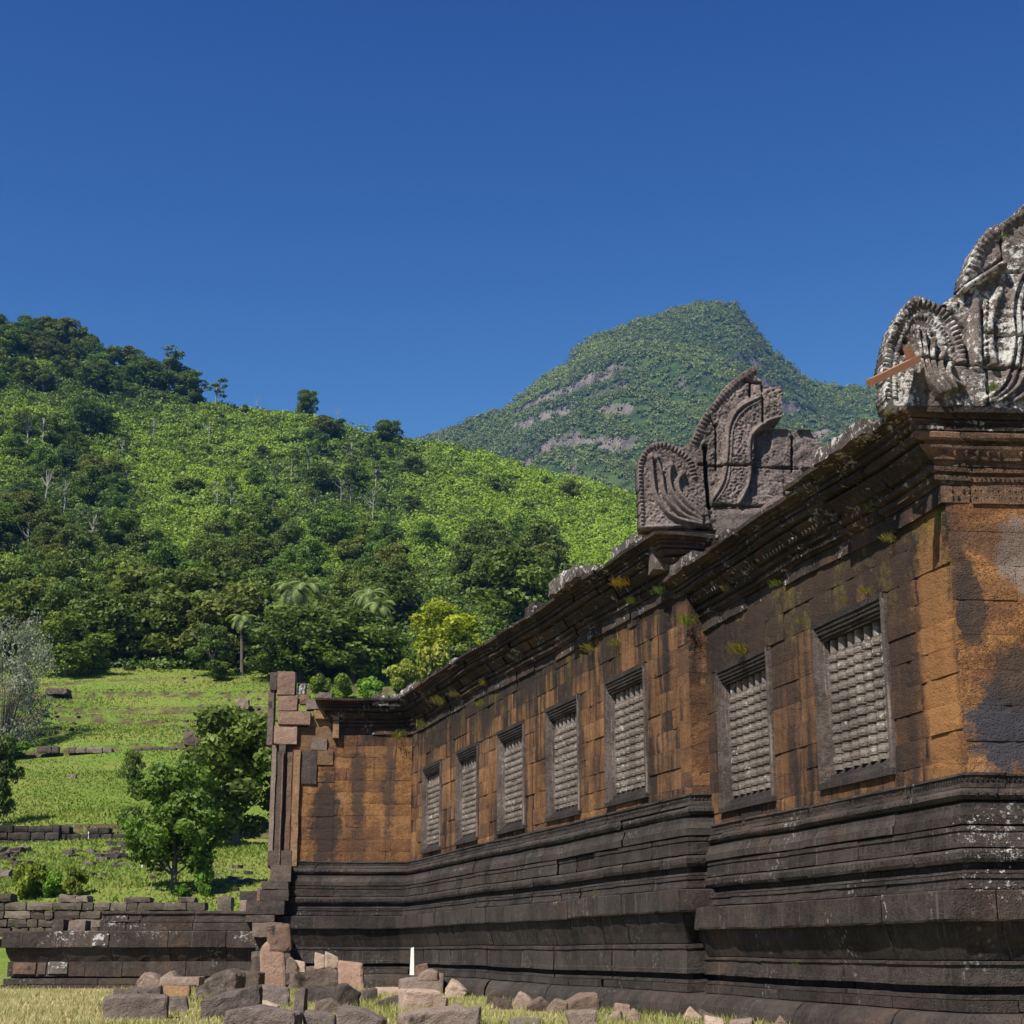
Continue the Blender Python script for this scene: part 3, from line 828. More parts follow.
def gable(name, O, u, n, poly_px, res, thick, relief, mat, holes_px=()):
    """a carved stone slab: outline on the plane (O, n), a relief skin in front, its full depth behind"""
    def loc(x, y):
        p = on_plane(x, y, O, n); return ((p - O).dot(u), p.z)
    poly = [loc(*p) for p in poly_px]
    xs = [p[0] for p in poly]; zs = [p[1] for p in poly]
    gx = np.arange(min(xs) - res, max(xs) + res, res); gz = np.arange(min(zs) - res, max(zs) + res, res)
    X, Z = np.meshgrid(gx, gz)
    wob = 0.006 * np.sin(X * 19 + np.cos(Z * 17) * 2) + 0.005 * np.sin(Z * 23 + X * 11)
    m = inside(poly, X + wob, Z + wob)
    cell = m[:-1, :-1] & m[1:, :-1] & m[:-1, 1:] & m[1:, 1:]
    H = relief(X, Z, loc, poly)
    idx = -np.ones(X.shape, int); used = np.zeros(X.shape, bool)
    used[:-1, :-1] |= cell; used[1:, :-1] |= cell; used[:-1, 1:] |= cell; used[1:, 1:] |= cell
    nv = int(used.sum()); idx[used] = np.arange(nv)
    Ux, Uz, Uh = X[used], Z[used], H[used]
    def world(a, o, z):
        return np.stack([O.x + u.x * a + n.x * o, O.y + u.y * a + n.y * o, z], 1)
    V = np.concatenate([world(Ux, Uh, Uz), world(Ux, np.full(nv, -thick), Uz)]) - np.array(TO)
    i, j = np.nonzero(cell)
    q = np.stack([idx[i, j], idx[i, j + 1], idx[i + 1, j + 1], idx[i + 1, j]], 1)
    faces = [q, q[:, ::-1] + nv]
    pad = np.pad(cell, 1)
    for (di, dj, a, b) in ((-1, 0, (0, 0), (0, 1)), (1, 0, (1, 1), (1, 0)), (0, -1, (1, 0), (0, 0)), (0, 1, (0, 1), (1, 1))):
        nb = pad[i + 1 + di, j + 1 + dj]
        k = ~nb
        p0 = idx[i[k] + a[0], j[k] + a[1]]; p1 = idx[i[k] + b[0], j[k] + b[1]]
        faces.append(np.stack([p1, p0, p0 + nv, p1 + nv], 1))
    Fq = np.concatenate(faces)
    me = np_mesh(name, V, Fq, mat, np.full(len(V), 0.45))
    uvl = me.uv_layers.new(name='UVMap')
    uvv = np.concatenate([np.stack([Ux, Uz], 1)] * 2)
    uvl.data.foreach_set('uv', uvv[Fq.ravel()].astype(np.float32).ravel())
    return link(name, me, temple), loc

def ridge(H, line, X, Z, w, h, taper=1.0):
    d, f = seg_dist(smooth_line(line), X, Z)
    ww = w * (1 - (1 - taper) * f)
    k = np.clip(1 - (d / ww) ** 2, 0, 1)
    return np.maximum(H, np.sqrt(k) * h)
def groove(H, line, X, Z, w, depth):
    d, f = seg_dist(line, X, Z)
    return H - depth * np.clip(1.4 - d / w, 0, 1)

def rough(X, Z, seed):
    q = np.random.default_rng(seed); a = q.random(12) * 6.28
    return 0.006 * (np.sin(X * 23 + a[0] + 2 * np.sin(Z * 11 + a[1])) + np.sin(Z * 31 + a[2] + 2 * np.sin(X * 13 + a[3])))

def rim(H, line, X, Z, w, h, pitch):
    """a raised border along an outline, cut into leaf-shaped scallops"""
    ln = smooth_line(line, 8); d, f = seg_dist(ln, X, Z)
    tot = sum(math.dist(p, q) for p, q in zip(ln[:-1], ln[1:]))
    sc = np.abs(np.sin(f * tot / pitch * math.pi)) ** 0.6
    k = np.clip(1 - d / w, 0, 1)
    return np.where(d < w, np.maximum(H, h * (0.35 + 0.65 * sc) * np.sqrt(np.clip(k * 1.4, 0, 1))), H)
def relief_far(X, Z, loc, poly):
    L = lambda *pts: [loc(*p) for p in pts]
    H = 0.035 * scrolls(X, Z, 3, 0.13) + rough(X, Z, 1)
    fin = inside(L((636, 534), (634, 440), (662, 436), (684, 446), (704, 452), (709, 534)), X, Z)
    H = np.where(fin, 0.05 + 0.03 * scrolls(X, Z, 9, 0.11), H)
    band = inside(L((708, 508), (722, 478), (723, 440), (728, 418), (742, 402), (766, 390), (784, 386), (784, 420), (766, 424), (754, 436), (752, 470), (742, 508)), X, Z)
    H = np.where(band, 0.05 + 0.045 * scrolls(X, Z, 5, 0.11), H)
    tym = inside(L((742, 508), (752, 470), (755, 434), (768, 428), (828, 428), (828, 545), (742, 545)), X, Z)
    H = np.where(tym, -0.10 + 0.012 * scrolls(X, Z, 15, 0.14) + rough(X, Z, 4), H)
    H = ridge(H, L((710, 503), (722, 482), (726, 455), (728, 428), (738, 410), (758, 399)), X, Z, 0.035, 0.115)
    H = ridge(H, L((714, 504), (726, 484), (730, 456), (732, 430), (742, 413), (760, 402)), X, Z, 0.02, 0.10)
    H = ridge(H, L((737, 506), (748, 482), (748, 455), (749, 440), (756, 430), (768, 422), (783, 418)), X, Z, 0.04, 0.12)
    for p in (((700, 526), (672, 518), (655, 497), (651, 470), (650, 459)), ((700, 524), (680, 515), (664, 497), (660, 474), (655, 460)),
              ((700, 521), (684, 510), (671, 493), (668, 476), (670, 468)), ((700, 517), (688, 506), (678, 493), (677, 482), (681, 476))):
        H = ridge(H, L(*p), X, Z, 0.05, 0.15, 0.75)
        c = loc(*p[-1]); d = np.hypot(X - c[0], (Z - c[1]) * 0.8)
        H = np.maximum(H, 0.17 * np.sqrt(np.clip(1 - (d / 0.062) ** 2, 0, 1)))
    H = ridge(H, L((638, 528), (672, 527), (708, 524)), X, Z, 0.04, 0.09)
    H = rim(H, L((641, 527), (640, 500), (639, 472), (642, 458), (650, 448), (664, 446), (678, 453), (688, 462), (694, 480)), X, Z, 0.075, 0.11, 0.06)
    H = rim(H, L((690, 448), (698, 431), (708, 412), (722, 394), (738, 380), (751, 371)), X, Z, 0.10, 0.075, 0.07)
    H = rim(H, L((718, 500), (733, 480), (736, 452), (738, 430), (747, 416), (768, 406)), X, Z, 0.05, 0.09, 0.055)
    for (x0, y0, x1, y1, dh) in ((752, 430, 772, 466, 0.02), (772, 430, 793, 466, 0.07), (793, 430, 822, 466, 0.035), (752, 467, 784, 482, 0.06), (748, 482, 784, 496, 0.09), (784, 467, 824, 506, 0.04), (744, 496, 784, 507, 0.12)):
        bx = inside(L((x0, y0), (x1, y0), (x1, y1), (x0, y1)), X, Z)
        H = np.where(bx & tym, -0.12 + dh + 0.022 * scrolls(X, Z, 17, 0.09) + rough(X, Z, 4), H)
    for g_ in (((706, 447), (705, 475), (709, 506)), ((698, 466), (800, 467)), ((708, 507), (800, 506)), ((750, 383), (750, 398)), ((762, 386), (762, 424)), ((716, 470), (716, 425)), ((793, 430), (793, 470)), ((706, 404), (720, 440)), ((744, 382), (784, 386))):
        H = groove(H, L(*g_), X, Z, 0.017, 0.10)
    H = groove(H, L((705, 447), (706, 478), (709, 508)), X, Z, 0.035, 0.16)
    return H

PF_O = A_at(7.35, 0, 0)
poly1 = [(640, 531), (639, 500), (637, 470), (639, 459), (645, 449), (653, 443), (664, 442), (674, 446), (681, 449), (689, 444), (693, 436), (697, 427),
         (702, 417), (708, 408), (714, 402), (722, 390), (729, 383), (738, 376), (746, 370), (752, 367), (758, 371), (760, 380), (764, 385), (773, 388),
         (780, 386), (782, 398), (781, 418), (778, 424), (770, 427), (774, 428), (793, 430), (800, 428), (812, 430), (819, 433), (822, 450), (826, 480), (830, 548), (720, 548), (715, 531), (708, 528)]
gable('far_gable', PF_O, tE, nE, poly1, 0.014, 0.27, relief_far, M['ped_far'])
mb = MB()
def pf(x, y):
    p = on_plane(x, y, PF_O, nE); return (p - PF_O).dot(tE), p.z
a, b = pf(652, 553), pf(716, 530)
slab(mb, PF_O, tE, nE, a[0], b[0], -0.40, -0.03, a[1] - 0.25, b[1] + 0.02, r, 0.02, 0.1, 0.2)
a, b = pf(716, 553), pf(765, 507)
slab(mb, PF_O, tE, nE, a[0], b[0], -0.40, 0.05, a[1] - 0.1, b[1] - 0.03, r, 0.02, 0.1, 0.5)
part(mb, 'gable_block', M['ped_far'])

def relief_near(X, Z, loc, poly):
    L = lambda *pts: [loc(*p) for p in pts]
    H = 0.022 * scrolls(X, Z, 23, 0.14) + rough(X, Z, 7)
    field = inside(L((884, 408), (884, 348), (900, 314), (914, 299), (934, 306), (956, 330), (962, 366), (984, 372), (985, 408)), X, Z)
    H = np.where(field, 0.045 + 0.018 * scrolls(X, Z, 29, 0.09), H)
    H = rim(H, L((885, 404), (884, 368), (889, 340), (900, 318), (914, 303), (930, 308), (944, 318), (955, 334), (961, 352), (962, 364)), X, Z, 0.085, 0.11, 0.055)
    H = rim(H, L((893, 400), (893, 372), (898, 346), (906, 328), (915, 318), (930, 323), (942, 335), (950, 350)), X, Z, 0.045, 0.085, 0.04)
    # upright pilaster strip, then the bands of the arch
    H = ridge(H, L((975, 366), (974, 340), (974, 304)), X, Z, 0.085, 0.115, 0.6)
    for off, w, h in ((0, 0.022, 0.085), (9, 0.03, 0.06), (18, 0.02, 0.09), (34, 0.025, 0.085), (44, 0.03, 0.06)):
        H = ridge(H, L((980 + off, 402), (1002 + off * 0.9, 384), (1012 + off * 0.8, 345), (1010 + off * 0.9, 310), (1018 + off, 280), (1040 + off, 255)), X, Z, w, h)
    H = ridge(H, L((992, 366), (988, 340), (990, 312), (998, 292)), X, Z, 0.05, 0.10)
    H = rim(H, L((984, 360), (982, 330), (984, 304)), X, Z, 0.05, 0.10, 0.07)
    H = ridge(H, L((960, 292), (978, 281), (1000, 268)), X, Z, 0.06, 0.15)
    H = rim(H, L((968, 276), (976, 254), (986, 238), (1002, 226), (1018, 214), (1036, 202)), X, Z, 0.10, 0.075, 0.07)
    for p in (((936, 398), (921, 376), (916, 352), (913, 333)), ((941, 396), (927, 376), (922, 356), (920, 336)), ((946, 394), (934, 378), (929, 362), (930, 345)), ((952, 392), (942, 380), (937, 368), (940, 354)), ((960, 391), (950, 384), (945, 376), (947, 366))):
        H = ridge(H, L(*p), X, Z, 0.038, 0.17, 0.85)
        c = loc(*p[-1]); d = np.hypot(X - c[0], (Z - c[1]) * 0.8)
        H = np.maximum(H, 0.19 * np.sqrt(np.clip(1 - (d / 0.048) ** 2, 0, 1)))
    for c in ((904, 343), (901, 354), (932, 337), (945, 349)):
        c = loc(*c); d = np.hypot(X - c[0], Z - c[1]); H = H - 0.09 * np.clip(1.3 - d / 0.03, 0, 1)
    for g_ in (((918, 362), (985, 369)), ((985, 369), (1090, 372)), ((981, 302), (981, 368)), ((960, 288), (1000, 262)), ((995, 272), (1090, 275)), ((985, 336), (1090, 338)), ((986, 370), (988, 404)), ((999, 225), (1003, 262))):
        H = groove(H, L(*g_), X, Z, 0.014, 0.11)
    return groove(H, L((944, 308), (962, 332), (967, 364)), X, Z, 0.03, 0.12)
PN_O = P0 + nE * 0.22
poly2 = [(885, 411), (883, 388), (881, 366), (884, 348), (890, 328), (900, 310), (908, 301), (914, 297), (922, 300), (932, 304), (941, 306), (945, 301), (956, 294), (963, 288), (960, 286),
         (964, 273), (968, 262), (974, 248), (981, 238), (985, 231), (995, 226), (1004, 221), (1014, 216), (1017, 209), (1024, 205), (1034, 196), (1055, 180), (1080, 160), (1110, 150), (1120, 411)]
gable('near_gable', PN_O, tE, nE, poly2, 0.013, 0.25, relief_near, M['ped_near'])

# porch at the far end of the gallery ---------------------------------------------------
mb = MB()
tC = T_px(336, 730)[0]
blocks(mb, JT, -tT, nT, 0.0, tC, 2.1, 5.05, r, (), ch=0.30, bw=(0.4, 0.85))
blocks(mb, JT, -tT, nT, tC, T_px(299, 800)[0], 2.1, 4.98, r, (), ch=0.30, bw=(0.4, 0.8))
blocks(mb, JT, -tT, nT, 0.0, tC, 5.05, 5.35, r, (), ch=0.30, bw=(0.5, 0.9))
blocks(mb, JT - tT * LT, -left(-tT), -tT, 0.0, 1.2, 2.1, 5.0, r, (), ch=0.3, bw=(0.4, 0.8), u_off=6)
part(mb, 'porch_wall', M['wall_porch'])
mb = MB()
obox(mb, JT, -tT, nT, -1.2, LT - 0.1, -1.0, -0.41, -1.2, 5.0, 0.4)
obox(mb, JT, -tT, nT, -0.5, LT - 0.1, -0.5, -0.05, -1.2, 2.0, 0.4)
obox(mb, JT, -tT, nT, 0.02, tC - 0.05, -1.0, -0.41, 5.0, 6.2, 0.4)
part(mb, 'porch_core', M['tan'])
def porch_stone(x0, y0, x1, y1, o0, o1, m, name='porch_stone', rough=0.012, label=None):
    x0 -= 0.7; x1 += 0.7
    t0, z1 = T_px(x1, y0, o1); t1, z0 = T_px(x0, y1, o1)
    mb = MB(); slab(mb, JT, -tT, nT, t0, t1, o0, o1, z0, z1, r, rough, 0.12, None, 0.12 if name != 'door_jamb' else 0.04)
    ob = part(mb, name, M[m])
    if label: ob['label'] = label
porch_stone(277, 671, 295, 695, -0.45, 0.12, 'pillar', 'pillar_stone')
porch_stone(278, 695, 297, 710.5, -0.45, 0.10, 'pillar', 'pillar_stone')
porch_stone(278, 711, 310, 724.5, -0.45, 0.14, 'pillar', 'pillar_stone')
porch_stone(274, 725, 297, 744, -0.45, 0.10, 'pillar', 'pillar_stone')
porch_stone(270, 672, 276.6, 690, -0.5, 0.0, 'rock_dark', 'pillar_stone')
porch_stone(267, 690, 274, 745, -0.6, -0.05, 'rock_dark', 'pillar_stone')
porch_stone(267.5, 745, 301, 868, -0.7, -0.06, 'rock_mid', 'pilaster')
porch_stone(268, 745, 276, 866, -0.6, -0.02, 'rock_mid', 'door_jamb')
porch_stone(275, 744, 285, 866, -0.6, 0.08, 'rock_mid', 'door_jamb')
porch_stone(279, 752, 283, 866, -0.1, 0.14, 'pillar', 'door_jamb')
porch_stone(284, 752, 292, 866, -0.6, 0.02, 'pillar', 'door_jamb')
porch_stone(290.5, 750, 300, 866, -0.6, 0.10, 'tan', 'door_jamb')
porch_stone(299, 750, 317, 784, -0.3, 0.05, 'rock_dark', 'porch_stone')
porch_stone(317.5, 750, 333, 765, -0.3, 0.04, 'tan', 'porch_stone')
porch_stone(297, 727, 336, 751, -0.5, -0.03, 'tan', 'porch_stone')
porch_stone(309, 716, 336, 728, -0.5, -0.06, 'tan', 'porch_stone')
porch_stone(311.5, 738, 326.5, 750, -0.3, 0.05, 'rock_mid', 'porch_stone')
porch_stone(298, 683, 305, 695, -0.4, 0.0, 'lichen_slab', 'rubble_stone', 0.04)
porch_stone(299, 695, 309, 704, -0.4, 0.0, 'tan', 'rubble_stone', 0.05)
porch_stone(306, 699, 322, 709, -0.4, 0.08, 'rock_dark', 'rubble_stone', 0.04)
porch_stone(315, 708, 328, 719, -0.4, 0.06, 'tan', 'rubble_stone', 0.05)
porch_stone(325, 708, 335, 720, -0.4, 0.05, 'rock_mid', 'rubble_stone', 0.03)
porch_stone(318, 692, 331, 709, -0.5, 0.0, 'rock_dark', 'rubble_stone', 0.06)
porch_stone(373, 694, 389, 705, -0.4, 0.45, 'lichen_slab', 'eave_stone', 0.05)
porch_stone(389.5, 695, 405, 706, -0.4, 0.40, 'lichen_slab', 'eave_stone', 0.04)
porch_stone(333, 705, 339, 738, -0.4, 0.16, 'tan', 'porch_stone', 0.012)
# stepped plinth blocks left of the porch
for (x0, y0, x1, y1, o0, o1, m) in ((270, 865, 291, 882, -0.6, 0.30, 'rock_mid'), (262, 881, 288, 889, -0.6, 0.42, 'rock_dark'), (260, 889.5, 288, 901, -0.6, 0.45, 'rock_dark'),
                                    (257, 888, 262, 901, -0.6, 0.40, 'pillar'), (246, 901, 284, 914.5, -0.8, 0.60, 'rock_dark'), (240, 891, 256, 902, -1.4, -0.5, 'rock_dark'),
                                    (240, 900, 246, 915, -1.2, 0.1, 'rock_pale'), (246, 915, 274, 922, -0.6, 0.60, 'rock_dark'), (252, 922.5, 282, 937, -0.6, 0.86, 'rock_mid'),
                                    (256, 937, 286, 951, -0.6, 0.5, 'rock_dark'), (250, 951, 290, 985, -0.6, 0.62, 'rock_dark'), (268, 850, 291, 866, -0.6, 0.12, 'rock_mid')):
    porch_stone(x0, y0, x1, y1, o0, o1, m, 'plinth_block', 0.015)

# ------------------------------------------------------------------ moulded terrace running left from the porch
TE0 = T_at(LT + 0.6, 0.15, 0)
tlen = T_px(16, 960, 0.3)[0] - LT - 0.6
terrace = empty('moulded_terrace', (TE0.x, TE0.y, -0.9), 'low dark moulded stone terrace running left from the porch with white blotches', 'terrace')
TP = [(0.05, 0.92), (0.10, 0.91), (0.12, 0.86), (0.08, 0.80), (0.09, 0.72), (0.14, 0.71), (0.14, 0.655)]
TCO = [TP, [(0.1, 0.65), (0.15, 0.645), (0.15, 0.46), (0.12, 0.455)],
       [(0.12, 0.45), (0.32, 0.44), (0.33, 0.42), (0.33, 0.06), (0.25, 0.045), (0.235, -0.05), (0.19, -0.16), (0.13, -0.27)],
       [(0.12, -0.275), (0.18, -0.28), (0.18, -0.62), (0.10, -0.625), (0.10, -0.66)],
       [(0.1, -0.665), (0.24, -0.67), (0.24, -0.80), (0.2, -0.805)], [(0.2, -0.81), (0.36, -0.815), (0.38, -1.2)]]
tpath = [TE0, TE0 - tT * tlen, TE0 - tT * tlen - nT * 2.5]
tpath_top = [TE0, TE0 - tT * (tlen - 2.1), TE0 - tT * (tlen - 2.1) - nT * 2.5]
for i, c in enumerate(TCO):
    mb = MB()
    sweep(mb, tpath_top if i < 2 else tpath, c, r, stone=(0.7, 1.8), wear=0.012, gap=0.008)
    mb.build('moulded_course', M['terrace'], terrace, origin=terrace.location)
mb = MB()
obox(mb, TE0, -tT, nT, -0.3, tlen - 0.1, -2.4, -0.1, -1.2, 0.42, 0.4)
obox(mb, TE0, -tT, nT, -0.3, tlen - 2.2, -2.4, -0.1, 0.42, 0.88, 0.4)
mb.build('terrace_core', M['terrace'], terrace, origin=terrace.location)
def terrace_stone(x0, y0, x1, y1, o0, o1, m, name='patch_stone'):
    p0 = on_plane(x1, y0, TE0 + nT * o1, nT); p1 = on_plane(x0, y1, TE0 + nT * o1, nT)
    mb = MB(); slab(mb, TE0, -tT, nT, (TE0 - p0).dot(tT), (TE0 - p1).dot(tT), o0, o1, p1.z, p0.z, r, 0.01, 0.12)
    mb.build(name, M[m], terrace, origin=terrace.location)
g = G('chalk_white_stone'); M['white'] = g.done(g.mix(g.step(g.noise(g.obj(), 6, 6, 0.7), 0.4, 0.6), (0.55, 0.53, 0.50), (0.78, 0.76, 0.73)), 0.9, g.bump(g.noise(g.obj(), 20, 5, 0.7), 0.5, 0.02))
terrace_stone(92, 933.5, 109, 946, 0.2, 0.352, 'lichen_slab')
terrace_stone(111, 915.5, 128, 922, -0.3, 0.155, 'lichen_slab', 'white_stone')
terrace_stone(47, 961.5, 68, 974, 0.0, 0.215, 'lichen_slab')
terrace_stone(12, 962.5, 36, 974.5, 0.0, 0.215, 'pillar')
terrace_stone(37, 962.5, 46.5, 974.5, 0.0, 0.205, 'rock_mid')
terrace_stone(51, 919, 64, 934, -0.5, 0.25, 'rock_dark', 'loose_block')
terrace_stone(67, 920, 86, 934, -0.5, 0.20, 'rock_mid', 'loose_block')

# ------------------------------------------------------------------ the land
SKY_PX = [(-500, 330), (-200, 318), (0, 330), (60, 347), (110, 366), (190, 400), (250, 413), (300, 417), (350, 428), (400, 438), (440, 441), (480, 450),
          (540, 470), (600, 487), (640, 500), (700, 525), (800, 560), (1000, 620), (1500, 700)]
_sa = np.array([ray(*p).x / ray(*p).y for p in SKY_PX]); _st = np.array([ray(*p).z / ray(*p).y for p in SKY_PX])
YS = np.array([-60, 0, 14, 18, 44, 51, 57, 66, 79, 80.2, 120, 120.6, 140, 165.0])
ZS = np.array([-2.6, -1.55, -0.95, -0.87, -0.90, 0.1, 2.1, 3.5, 5.1, 6.0, 14.3, 14.9, 20.3, 28.2])
Y0F, Y1F = 165.0, 520.0
def lump(X, Y):
    return (np.sin(X / 23 + 1.3 * np.sin(Y / 31)) + np.sin(Y / 19 + 1.7 * np.sin(X / 37 + 2)) + 0.6 * np.sin(X / 9 + Y / 11)) / 2.6
def land(X, Y):
    X = np.asarray(X, float); Y = np.asarray(Y, float)
    a = X / np.maximum(Y, 20.0)
    z1 = np.interp(Y, YS, ZS)
    # low terraces and undulation on the meadow
    w = np.clip((Y - 84) / 30, 0, 1) * np.clip((163 - Y) / 10, 0, 1)
    q_ = Y + 3 * np.sin(X / 14) + 1.5 * np.sin(X / 5.3)
    z1 = z1 + w * 0.38 * (0.35 + 0.65 * np.sin(X / 9 + np.round(q_ / 8.5) * 2.1) ** 2) * (np.round(q_ / 8.5) * 8.5 - q_) / 8.5 * 2.0 * np.clip((Y - 124) / 5, 0, 1) + w * 0.25 * np.sin(X / 6 + Y / 5)
    z1 = z1 + np.clip((Y - 55) / 20, 0, 1) * np.clip((160 - Y) / 20, 0, 1) * 0.15 * np.sin(X / 3.1 + 2 * np.sin(Y / 4.0))
    ts = np.interp(a, _sa, _st)
    q = np.clip((Y - Y0F) / (Y1F - Y0F), 0, 1)
    T0 = 28.2 / 165
    T = T0 + (ts - T0) * np.power(q, 0.80)
    z2 = Y * T + np.clip((Y - 175) / 60, 0, 1) * np.clip((Y1F + 40 - Y) / 60, 0, 1) * 3.0 * lump(X, Y)
    z2 = np.where(Y > Y1F, Y1F * ts - (Y - Y1F) * 0.35, z2)
    return np.where(Y < Y0F, z1, z2)
def hit_land(x, y, near=12.0):
    rr = ray(x, y); a, T = rr.x / rr.y, rr.z / rr.y
    Ys_ = np.concatenate([np.arange(near, 170, 0.15), np.arange(170, 560, 0.7)])
    k = np.nonzero(land(a * Ys_, Ys_) >= T * Ys_)[0]
    Yh = Ys_[k[0]] if len(k) else 520.0
    return Vector((a * Yh, Yh, float(land(a * Yh, Yh))))

av = np.concatenate([np.linspace(-2.2, -0.62, 14)[:-1], np.linspace(-0.62, 0.62, 190), np.linspace(0.62, 2.2, 14)[1:]])
yv = np.concatenate([np.arange(-28, 12, 4.0), np.arange(12, 50, 1.0), np.arange(50, 170, 0.7), np.arange(170, 560, 3.5), np.arange(560, 1250, 60)])
Yg, Ag = np.meshgrid(yv, av, indexing='ij')
Xg = Ag * (Yg + 34)
Zg = land(Xg, Yg)
nr, nc = Xg.shape
q = (np.arange(nr - 1)[:, None] * nc + np.arange(nc - 1)[None, :]).ravel()
Fg = np.stack([q, q + 1, q + nc + 1, q + nc], 1)
g = G('meadow_and_hillside')
pos = g.geo().outputs['Position']; py = g.sep(pos)[1]; pz = g.sep(pos)[2]
big = g.noise(pos, 0.11, 6, 0.65); midn = g.noise(pos, 0.9, 6, 0.7); fn = g.noise(pos, 7.0, 5, 0.7)
c = g.mix(g.step(g.math('ADD', g.math('MULTIPLY', big, 0.6), g.math('MULTIPLY', midn, 0.4)), 0.42, 0.6), (0.115, 0.185, 0.026), (0.180, 0.195, 0.048))
c = g.mix(g.step(fn, 0.45, 0.7, 0, 0.55), c, (0.055, 0.075, 0.016))
c = g.mix(g.step(g.noise(pos, 0.35, 7, 0.75), 0.60, 0.68, 0, 0.85), c, (0.115, 0.085, 0.048))
dry = g.mix(g.step(midn, 0.35, 0.65), (0.30, 0.25, 0.13), (0.19, 0.19, 0.06))
c = g.mix(g.step(py, 46, 40), c, dry)
nz = g.sep(g.geo().outputs['True Normal'])[2]
c = g.mix(g.math('MULTIPLY', g.step(nz, 0.93, 0.82), g.step(midn, 0.35, 0.6)), c, (0.075, 0.055, 0.034))
c = g.mix(g.step(py, 168, 176), c, (0.035, 0.055, 0.014))
hgt = g.math('ADD', g.math('MULTIPLY', midn, 2.0), fn)
M['land'] = g.done(c, 0.95, g.bump(hgt, 0.8, 0.12), 0.1)
ob = link('ground', np_mesh('ground', np.stack([Xg, Yg, Zg], -1).reshape(-1, 3), Fg, M['land'], smooth=True))
tag(ob, kind='structure')

# the mountain behind
MT_PX = [(-200, 520), (200, 500), (330, 470), (400, 445), (440, 434), (470, 420), (505, 409), (525, 396), (545, 380), (557, 372), (571, 365), (575, 349), (592, 339), (612, 331), (630, 324), (655, 316), (680, 309), (700, 304), (720, 304), (736, 306), (748, 320),
         (760, 336), (770, 350), (785, 364), (800, 374), (815, 383), (840, 387), (865, 388), (900, 385), (960, 395), (1024, 405), (1200, 430), (1500, 480)]
_ma = np.array([ray(*p).x / ray(*p).y for p in MT_PX]); _mt = np.array([ray(*p).z / ray(*p).y for p in MT_PX])
YM = 1900.0
def cliff(e):
    """height fraction with three steeper rock bands"""
    xs = np.array([0, 0.28, 0.292, 0.60, 0.612, 0.68, 0.694, 0.75, 0.768, 0.87, 0.882, 1.0])
    ys = np.array([0, 0.262, 0.292, 0.585, 0.620, 0.67, 0.705, 0.742, 0.785, 0.862, 0.895, 1.0])
    return np.interp(e, xs, ys)
def mount(a, Y):
    ts = np.interp(a, _ma, _mt)
    X = a * Y
    wob = 0.035 * np.sin(X / 85 + 1.2 * np.sin(X / 43)) + 0.02 * np.sin(X / 31 + Y / 60) + 0.012 * np.sin(X / 13 + Y / 17)
    q = np.clip((Y - 1150) / (YM - 1150), 0, 1)
    e = np.clip(q + wob * np.sin(q * math.pi), 0, 1)
    zr = ts * YM
    m = np.clip(0.38 + 0.9 * np.sin(X / 41 + 1.3 * np.sin(X / 19)) + 0.7 * np.sin(X / 13 + 2) * np.sin(X / 7), 0, 1)
    z = zr * (0.30 + 0.70 * e)
    zl = z + 10 * np.sin(X / 90)
    zt = np.interp(zl, [0, 490, 495, 545, 549, 592, 599, 628, 634, 665, 669, 900], [0, 486, 501, 542, 553, 588, 606, 625, 639, 662, 672, 900])
    z = z + (zt - zl) * m
    z = z + 9 * np.sin(q * math.pi) * np.sin(X / 41 + np.sin(Y / 70) * 2)
    return np.where(Y > YM, zr - (Y - YM) * 0.5, z)
ma = np.linspace(-0.32, 0.56, 420); my = np.concatenate([np.arange(1150, YM, 3.0), np.arange(YM, YM + 700, 60)])
Ym, Am = np.meshgrid(my, ma, indexing='ij'); Zm = mount(Am, Ym); Xm = Am * Ym
nr, nc = Xm.shape
q = (np.arange(nr - 1)[:, None] * nc + np.arange(nc - 1)[None, :]).ravel()
Fm = np.stack([q, q + 1, q + nc + 1, q + nc], 1)
g = G('mountain_side')
pos = g.geo().outputs['Position']; nz = g.sep(g.geo().outputs['True Normal'])[2]
c = g.mix(g.step(g.noise(pos, 0.02, 7, 0.7), 0.4, 0.62), (0.028, 0.050, 0.016), (0.065, 0.098, 0.026))
rock = g.mix(g.step(g.noise(g.map(pos, (0.04, 0.04, 0.012)), 1.0, 8, 0.7), 0.38, 0.62), (0.07, 0.06, 0.055), (0.20, 0.168, 0.148))
c = g.mix(g.step(g.math('ADD', nz, g.math('MULTIPLY', g.math('SUBTRACT', g.noise(pos, 0.03, 5, 0.7), 0.5), 0.5)), 0.54, 0.41), c, rock)
M['mountain'] = g.done(c, 0.95, g.bump(g.noise(pos, 0.09, 6, 0.7), 0.9, 8.0), 0.1)
ob = link('mountain', np_mesh('mountain', np.stack([Xm, Ym, Zm], -1).reshape(-1, 3), Fm, M['mountain'], smooth=True))
tag(ob, kind='structure')

# ------------------------------------------------------------------ leaves
def leaf_quads(C, Nrm, size, rg, elong=1.5):
    """one small bent-free leaf card per centre, facing roughly along its normal"""
    n = len(C)
    N_ = Nrm / np.maximum(np.linalg.norm(Nrm, axis=1, keepdims=True), 1e-6)
    t = rg.normal(size=(n, 3)); t -= N_ * (t * N_).sum(1, keepdims=True); t /= np.maximum(np.linalg.norm(t, axis=1, keepdims=True), 1e-6)
    b = np.cross(N_, t)
    s = (size * rg.uniform(0.6, 1.3, n))[:, None] if np.isscalar(size) else (size * rg.uniform(0.6, 1.3, n))[:, None]
    t = t * s * elong * 0.5; b = b * s * 0.5
    V = np.stack([C - t, C + b * 0.9 - t * 0.1, C + t, C - b * 0.9 - t * 0.1], 1).reshape(-1, 3)
    return V, np.arange(4 * n).reshape(n, 4)

